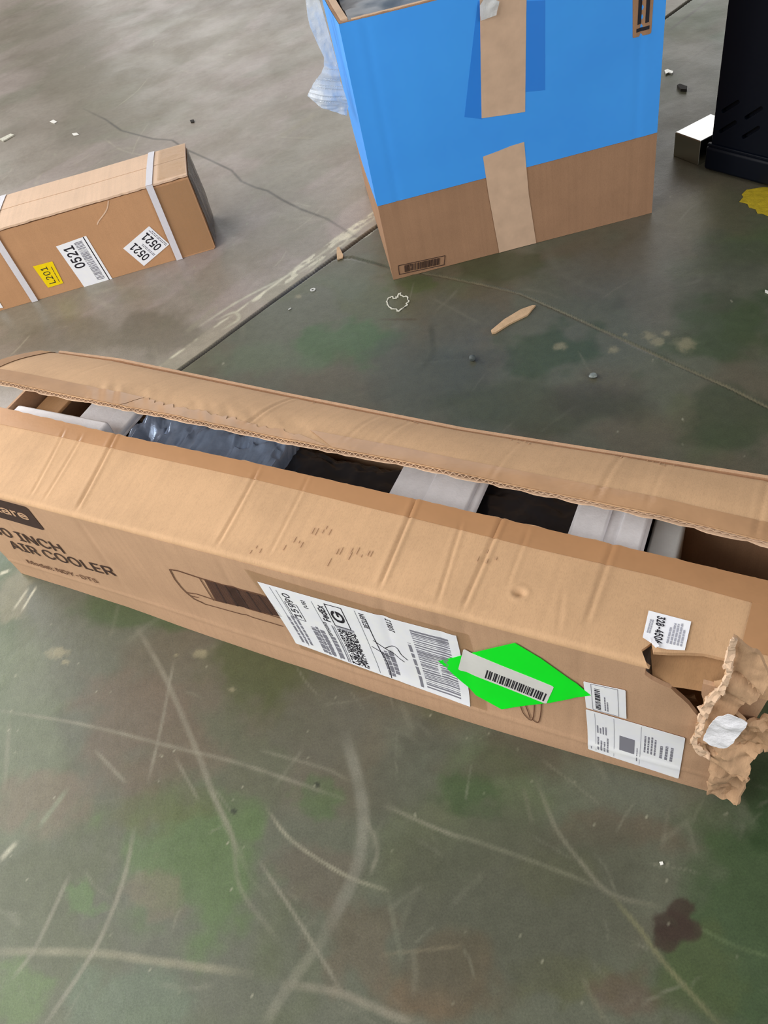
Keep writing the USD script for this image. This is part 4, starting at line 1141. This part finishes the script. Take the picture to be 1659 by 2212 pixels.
fpx_pts = np.array([yplane(p, YF) for p in [(650, -60), (660, 0), (664, 35), (670, 58), (686, 95), (699, 122), (698, 140), (690, 158), (676, 180), (664, 207), (690, 228), (716, 238), (747, 248), (752, 228), (742, 195), (733, 170), (728, 140), (722, 115), (712, 80), (700, 35), (690, 0), (680, -60)]])


def film(s, t):
    a_ = t + s * .35; b_ = s - t * .35
    lo_ = 1 - sstep(.43, .47, t)
    pl_ = .010 * lo_ * (np.abs(2 * noise(np.stack([a_ * 95 + 2 * fbm(np.stack([s * 16, t * 16, 0 * s], -1), 3, 8), b_ * 10, 0 * s], -1), 5) - 1) + .5 * np.abs(2 * noise(np.stack([a_ * 210, b_ * 22, 0 * s], -1), 6) - 1))
    pl_ = pl_ + .006 * (1 - lo_) * np.abs(2 * noise(np.stack([s * 60 + t * 12, t * 9, 0 * s], -1), 7) - 1)
    n_ = .024 * (fbm(np.stack([s * 22, t * 14, 0 * s + 3], -1), 4, 28) - .5)
    return np.stack([s, 0 * s + YF - n_ - pl_, t], -1)


obj('film', sheet(Polygon(fpx_pts).buffer(0), .0018, film, .0006), 'clear_film', fl)

# ------------------------------------------------------------------ the small carton
A3 = gp((0, 672)); B3 = gp((466, 537))
toL3, toW3, o3, rz3 = frame(A3, B3 - A3)
L3 = float(np.linalg.norm((B3 - A3)[:2])); HS = .207; DS = .19; X0 = -.22
sc = thing('strapped_carton', 'smaller brown carton bound with white straps, stickers reading 0521 on its side', 'cardboard box', o3, rz3)


def sfront(s, t):
    d = .003 * (fbm(np.stack([s * 5, t * 6, 0 * s], -1), 3, 15) - .5) * sstep(-.002, .03, t)
    return np.stack([s + 0 * t, -d, t], -1)


spx = surf_px(sfront, X0, L3 + .01, 0, .25, toW3)
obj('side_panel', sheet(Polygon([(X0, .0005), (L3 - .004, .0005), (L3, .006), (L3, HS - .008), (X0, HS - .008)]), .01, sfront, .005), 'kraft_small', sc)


def s_end(s, t):
    d = .006 * np.sin(np.pi * t / HS) + .004 * (fbm(np.stack([s * 9, t * 9, 0 * s], -1), 3, 33) - .5)
    return np.stack([L3 + d * sstep(0, .03, s) * sstep(0, .03, DS - s), s, t], -1)


obj('end_panel', sheet(sbox(.005, .0005, DS - .001, HS - .008), .01, s_end, .005), 'kraft_small', sc)
obj('side_panel', sheet(sbox(-L3, .0005, -X0, HS - .008), .03, lambda s, t: np.stack([-s, 0 * s + DS, t], -1), .005), 'kraft_small', sc)
obj('bottom_panel', sheet(sbox(X0 + .006, .006, L3 - .006, DS - .006), .05, lambda s, t: np.stack([s, t, 0 * s + .0065], -1), .005), 'kraft_small', sc)
obj('end_panel', sheet(sbox(-DS + .006, .0005, -.006, HS - .008), .04, lambda s, t: np.stack([0 * s + X0, -s, t], -1), .005), 'kraft_small', sc)


def stop_(s, t):
    z = HS + .003 * (fbm(np.stack([s * 6, t * 6, 0 * s], -1), 3, 25) - .5) + .002 * np.sin(np.pi * t / DS)
    return np.stack([s, t, z], -1)


MID = .098
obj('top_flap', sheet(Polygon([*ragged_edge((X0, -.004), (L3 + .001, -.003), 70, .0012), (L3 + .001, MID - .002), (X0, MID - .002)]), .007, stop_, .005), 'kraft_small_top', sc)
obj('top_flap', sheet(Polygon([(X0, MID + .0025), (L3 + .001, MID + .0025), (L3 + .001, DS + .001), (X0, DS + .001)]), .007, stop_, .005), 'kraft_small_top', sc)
obj('inner_flap', sheet(sbox(X0 + .01, .012, L3 - .01, DS - .012), .03, lambda s, t: np.stack([s, t, 0 * s + HS - .009], -1), .004), 'kraft_small', sc)


def strap(a_, b_, nm):
    """a band over the front and the top: a_, b_ = its foot and its shoulder on the front"""
    w = .0085
    dx = b_[0] - a_[0]
    fm = sheet(Polygon([(a_[0] - w, .001), (a_[0] + w, .001), (b_[0] + w, HS + .0005), (b_[0] - w, HS + .0005)]), .008, sfront, .0006, .0052)
    t2 = sheet(Polygon([(b_[0] - w, -.0052), (b_[0] + w, -.0052), (b_[0] + w + .006, DS + .002), (b_[0] - w + .006, DS + .002)]), .008, stop_, .0006, .0012)
    obj('strap', cat_mesh([fm, t2]), 'strap_white', sc, label=nm)


a_, b_ = spx((387, 560), (322, 400))
strap(a_, b_, 'white strap near the taped end')
a_, b_ = spx((76, 650), (0, 530))
k_ = (a_[0] - b_[0]) / (a_[1] - b_[1])
strap((a_[0], 0), (a_[0] + (HS - a_[1]) * k_ * .6, HS), 'white strap beside the yellow label')
# clear tape round the end
obj('end_tape', sheet(Polygon([(L3 - .075, .004), (L3 - .001, .004), (L3 - .001, DS - .002), (L3 - .07, DS - .002)]), .004, lambda s, t: stop_(s, t) + np.stack([0 * s, 0 * s, 0.0004 + .0022 * np.abs(fbm(np.stack([s * 16, t * 40, 0 * s], -1), 3, 2) - .5)], -1), .0003, .0008), 'clear_tape', sc)
obj('end_tape', sheet(sbox(.006, .004, DS - .004, HS - .006), .005, lambda s, t: s_end(s, t) + np.stack([.001 + .005 * np.abs(fbm(np.stack([s * 40, t * 12, 0 * s], -1), 3, 6) - .5), 0 * s, 0 * s], -1), .0003, .0008), 'cloudy_tape', sc, label='shiny crinkled clear tape over the end')
obj('end_tape', sheet(sbox(L3 - .09, .004, L3 - .002, HS - .012), .01, sfront, .0002, .0007), 'clear_tape', sc)
# labels (reading direction runs up and to the left)
def slabel(quad, m, label, nm='sticker'):
    c_ = np.array([spx(p)[0] for p in quad])
    return obj(nm, sheet(Polygon(c_), .01, sfront, .0003, .0009), m, sc, label=label), c_


# quads: (start of reading, baseline side) -> o, end of baseline, far corner, top of first letter
y_, c = slabel([(137, 611), (113, 564), (71, 575), (104, 621)], 'yellow_label', 'yellow sticker reading L201')
obj('lettering', lab_text('L201', sfront, c, (.12, .38), (.86, .40), (.13, .78)), 'ink_black', y_, smooth=False)
obj('printed_text', cat_mesh([scribble(sfront, c, 1, .1, .9, .14, .22, 61, False)]), 'ink_brown_soft', y_)
w_, c = slabel([(243, 604), (186, 509), (121, 532), (182, 620)], 'label_white', 'white sticker with a barcode reading 0521')
obj('lettering', lab_text('0521', sfront, c, (.42, .54), (.92, .54), (.42, .86), True), 'ink_black', w_, smooth=False)
obj('barcode', barcode(sfront, c, .06, .20, .95, .46, 36, 62, 'a'), 'ink_grey', w_)
obj('printed_line', cat_mesh([quad_on(sfront, rect_in(c, 0, .085, 1, .115), .0012)]), 'ink_black', w_)
d_, c = slabel([(366, 527), (322, 488), (266, 536), (311, 574)], 'label_white', 'tilted white sticker reading 0521 twice')
obj('lettering', lab_text('0521', sfront, c, (.14, .18), (.88, .18), (.14, .42), True), 'ink_black', d_, smooth=False)
obj('lettering', lab_text('0521', sfront, c, (.14, .64), (.88, .64), (.14, .88), True), 'ink_black', d_, smooth=False)
obj('printed_text', cat_mesh([scribble(sfront, c, 2, .05, .98, .03, .12, 63), scribble(sfront, c, 2, .05, .98, .50, .58, 64)]), 'ink_grey', d_)
q = spx((-14, 668), (7, 664), (-2, 650), (-20, 640))
q[:, 1] = np.clip(q[:, 1], .002, None)
obj('sticker', sheet(Polygon(q), .01, sfront, .0003, .0009), 'label_white', sc, label='corner of a white sticker at the frame edge')
p = spx(*[(234, 434), (232, 448), (226, 460), (214, 476), (210, 484)])
obj('scratch', sheet(LineString([tuple(x) for x in spline(p, 6)]).buffer(.0014), .006, sfront, .0002, .0006), 'kraft_small_top', sc, label='pale curved scratch')

# ------------------------------------------------------------------ black cabinet and steel block
M0 = gp((1522, 372)); M1 = gp((1659, 410))
toL4, toW4, o4, rz4 = frame(M0, M1 - M0)
mc = thing('black_cabinet', 'black sheet-metal cabinet with short vent slots above a plinth', 'cabinet', o4, rz4)
LC = .50; DC = .50; HP = .062
import manifold3d as m3


def mplane(p, v=0.0):        # picture point on the cabinet's visible face (local y = v)
    d_ = ray(p); pw = toL4(CAM); dl = toL4(CAM + d_) - pw; k = (v - pw[1]) / dl[1]; q_ = pw + dl * k; return q_[0], q_[2]


xe = mplane((1530, 234), .006)[0]
panel = tm(rbox(0.0, .006, HP + .004, LC, DC, 1.15, .003))
slots = []
body_ = rbox(0.004, .006, HP + .004, LC, DC, 1.15, .003)
for p in [(1578, 230), (1628, 244), (1572, 274), (1622, 286)]:
    x, z = mplane(p, .006)
    e0 = np.array(mplane((p[0] - 16, p[1] + 10), .006)); e1 = np.array(mplane((p[0] + 16, p[1] - 10), .006))
    sp = LineString([e0, e1]).buffer(.0042)
    ex = trimesh.creation.extrude_polygon(sp, .03, engine='earcut')
    vv = np.array(ex.vertices); vv = np.stack([vv[:, 0], vv[:, 2] - .01, vv[:, 1]], 1)
    mm_ = m3.Manifold(m3.Mesh(vv.astype(np.float32), np.array(ex.faces)[:, ::-1].astype(np.uint32)))
    if mm_.volume() < 0 or mm_.is_empty():
        mm_ = m3.Manifold(m3.Mesh(vv.astype(np.float32), np.array(ex.faces).astype(np.uint32)))
    body_ = body_ - mm_
    e = trimesh.creation.extrude_polygon(sp.buffer(.0012), .004, engine='earcut'); v2 = np.array(e.vertices)
    slots.append(trimesh.Trimesh(np.stack([v2[:, 0], v2[:, 2] + .021, v2[:, 1]], 1), np.array(e.faces)[:, ::-1], process=False))
obj('side_panel', tm(body_), 'metal_black', mc, smooth=30)
for s_ in slots:
    obj('vent_slot', s_, 'slot_black', mc)
obj('plinth', tm(rbox(-.006, 0.0, .006, LC, DC, HP, .008)), 'metal_black', mc, smooth=30)
obj('trim_strip', tm(rbox(-.003, .002, HP - .001, LC, .012, HP + .006, .002)), 'metal_black', mc, smooth=30)
for x in (.04, LC - .04):
    for y in (.04, DC - .04):
        obj('foot', trimesh.creation.cylinder(.018, .012, sections=20, transform=trimesh.transformations.translation_matrix((x, y, .006))), 'slot_black', mc)
K0 = gp((1454, 337)); K1 = gp((1508, 358))
toL5, toW5, o5, rz5 = frame(K0, K1 - K0)
LK = float(np.linalg.norm((K1 - K0)[:2]))
d_ = ray((1463, 285)); kk_ = np.linalg.norm(K0[:2]) / np.linalg.norm(d_[:2]); HK = float((CAM + d_ * kk_)[2])
obj('steel_block', tm(rbox(0, 0, 0.0, LK, .115, HK, .002)), 'steel', thing('steel_block', 'low bright steel block standing beside the black cabinet', 'metal block', o5, rz5))

# ------------------------------------------------------------------ bits on the floor


def floor_thing(name, mesh, m, px, label, cat, group=None, rot=0.0, smooth=35):
    p = gp(px)
    v = np.array(tm(mesh).vertices); v[:, 2] -= v[:, 2].min() - .0003
    c_, s_ = math.cos(rot), math.sin(rot)
    v[:, :2] = v[:, :2] @ np.array([[c_, s_], [-s_, c_]])
    path = obj(name, trimesh.Trimesh(v, tm(mesh).faces, process=False), m, smooth=smooth, label=label, cat=cat, group=group)
    UsdGeom.Xformable(stage.GetPrimAtPath(path)).AddTranslateOp().Set(Gf.Vec3d(float(p[0]), float(p[1]), 0))
    return path


def slab_px(pxs, th, seed=0, amp=.0006):
    """a flat scrap on the floor outlined by picture points: (mesh about its centre, centre point)"""
    g = np.array([gp(p)[:2] for p in pxs]); c_ = g.mean(0)
    m = trimesh.creation.extrude_polygon(Polygon(g - c_).buffer(0), th, engine='earcut')
    v = np.array(m.vertices); v[:, 2] += amp * noise(np.column_stack([v[:, :2] * 60, v[:, 2] * 0]), seed)
    return trimesh.Trimesh(v, m.faces, process=False), c_


def scrap(name, pxs, th, m, label, cat, seed=0):
    g, c_ = slab_px(pxs, th, seed)
    v = np.array(g.vertices); v[:, 2] += .0004
    path = obj(name, trimesh.Trimesh(v, g.faces, process=False), m, smooth=False, label=label, cat=cat)
    UsdGeom.Xformable(stage.GetPrimAtPath(path)).AddTranslateOp().Set(Gf.Vec3d(float(c_[0]), float(c_[1]), 0))


ring = m3.Manifold.cylinder(.0018, .0068, .0068, 36) - m3.Manifold.cylinder(.01, .0028, .0028, 24).translate((0, 0, -.002))
floor_thing('washer', ring, 'zinc', (676, 627), 'small bright metal washer lying flat beside the floor joint', 'washer')
floor_thing('metal_bit', rbox(0, 0, 0, .008, .003, .003, .001), 'zinc', (624, 671), 'tiny metal bit below the washer', 'scrap', rot=.4)
scrap('cardboard_scrap', [(728, 538), (733, 535), (742, 553), (741, 559), (729, 563), (728, 550)], .003, 'sliver', 'small wedge of brown cardboard at the edge of the floor joint', 'scrap')
scrap('wood_sliver', [(1061, 717), (1063, 723), (1072, 721), (1100, 703), (1140, 683), (1150, 671), (1157, 663), (1150, 663), (1125, 672), (1090, 693)], .004, 'sliver', 'long pale pointed sliver of wood on the green floor', 'wood sliver')
ball = trimesh.creation.icosphere(3, .0066); bv = np.array(ball.vertices); bv *= 1 + .18 * (fbm(bv * 220, 3, 4)[:, None] - .5)
floor_thing('pebble', trimesh.Trimesh(bv, ball.faces, process=False), 'stone_grey', (1021, 779), 'round dark grey pebble below the wood sliver', 'pebble')
ball2 = trimesh.creation.icosphere(3, .0075); bv = np.array(ball2.vertices); bv *= 1 + .5 * (fbm(bv * 160, 3, 6)[:, None] - .5); bv[:, 2] *= .45
floor_thing('clear_scrap', trimesh.Trimesh(bv, ball2.faces, process=False), 'scrap_grey', (1281, 815), 'small clear plastic scrap right of the pebble', 'scrap')
rp0 = [(836, 654), (840, 645), (846, 641), (852, 646), (858, 642), (862, 634), (870, 641), (882, 643), (883, 654), (873, 664), (862, 674), (852, 668), (840, 664), (836, 654)]
rp = [(x + rng.normal(0, 1.1), y + rng.normal(0, .9)) for a_, b_ in zip(rp0[:-1], rp0[1:]) for x, y in [(a_[0] + (b_[0] - a_[0]) * k / 4, a_[1] + (b_[1] - a_[1]) * k / 4) for k in range(4)]]
rp.append(rp[0])
for_ring = np.array([gp(p)[:2] for p in rp]); cr = for_ring.mean(0)
rl = LineString(for_ring - cr).buffer(.0014)
mesh_ = trimesh.creation.extrude_polygon(rl, .0012, engine='earcut'); v_ = np.array(mesh_.vertices)
v_[:, :2] *= 1 + .12 * (noise(np.column_stack([v_[:, :2] * 240, 0 * v_[:, 0]]), 5)[:, None] - .5); v_[:, 2] += .0004
pth = obj('glue_residue', trimesh.Trimesh(v_, mesh_.faces, process=False), 'residue', smooth=False, label='ragged pale ring of dried glue on the green floor near the blue carton', cat='residue')
UsdGeom.Xformable(stage.GetPrimAtPath(pth)).AddTranslateOp().Set(Gf.Vec3d(float(cr[0]), float(cr[1]), 0))
scrap('yellow_tape', [(1597, 437), (1606, 426), (1602, 421), (1612, 411), (1650, 405), (1700, 408), (1700, 472), (1659, 468), (1648, 463), (1636, 462), (1632, 453), (1618, 449), (1614, 441)], .0006, 'paint_yellow', 'worn strip of yellow floor tape in front of the black cabinet', 'floor tape')
scrap('white_chip', [(1424, 1863), (1431, 1862), (1433, 1868), (1427, 1870)], .002, 'chip_white', 'white chip alone on the green floor in front of the torn corner', 'chip')
scrap('white_chip', [(1652, 628), (1664, 632), (1662, 637), (1653, 633)], .002, 'chip_white', 'white chip at the right edge of the picture, below the yellow tape', 'chip')
scrap('foil_scrap', [(1435, 155), (1442, 153), (1454, 157), (1452, 162), (1444, 160), (1438, 163)], .004, 'zinc', 'shiny foil scrap between the blue carton and the black cabinet', 'scrap')
scrap('dark_clod', [(1462, 190), (1468, 187), (1484, 192), (1483, 199), (1470, 198)], .007, 'chip_dark', 'dark clod of dirt just beyond the blue carton, below the foil scrap', 'clod')
scrap('white_chip', [(108, 264), (116, 260), (124, 264), (118, 268)], .002, 'chip_white', 'white chip on the bare slab above the strapped carton, the brighter and farther left', 'chip')
scrap('white_chip', [(156, 290), (166, 288), (171, 292), (160, 294)], .002, 'chip_white', 'dull white chip on the bare slab, just right of a brighter one', 'chip')
scrap('stick', [(0, 303), (24, 291), (32, 293), (8, 307)], .004, 'residue', 'short stick at the left edge of the bare slab', 'stick')
scrap('dark_clod', [(411, 262), (419, 260), (420, 265), (413, 266)], .003, 'chip_dark', 'small dark speck of dirt above the strapped end of the smaller carton', 'clod')
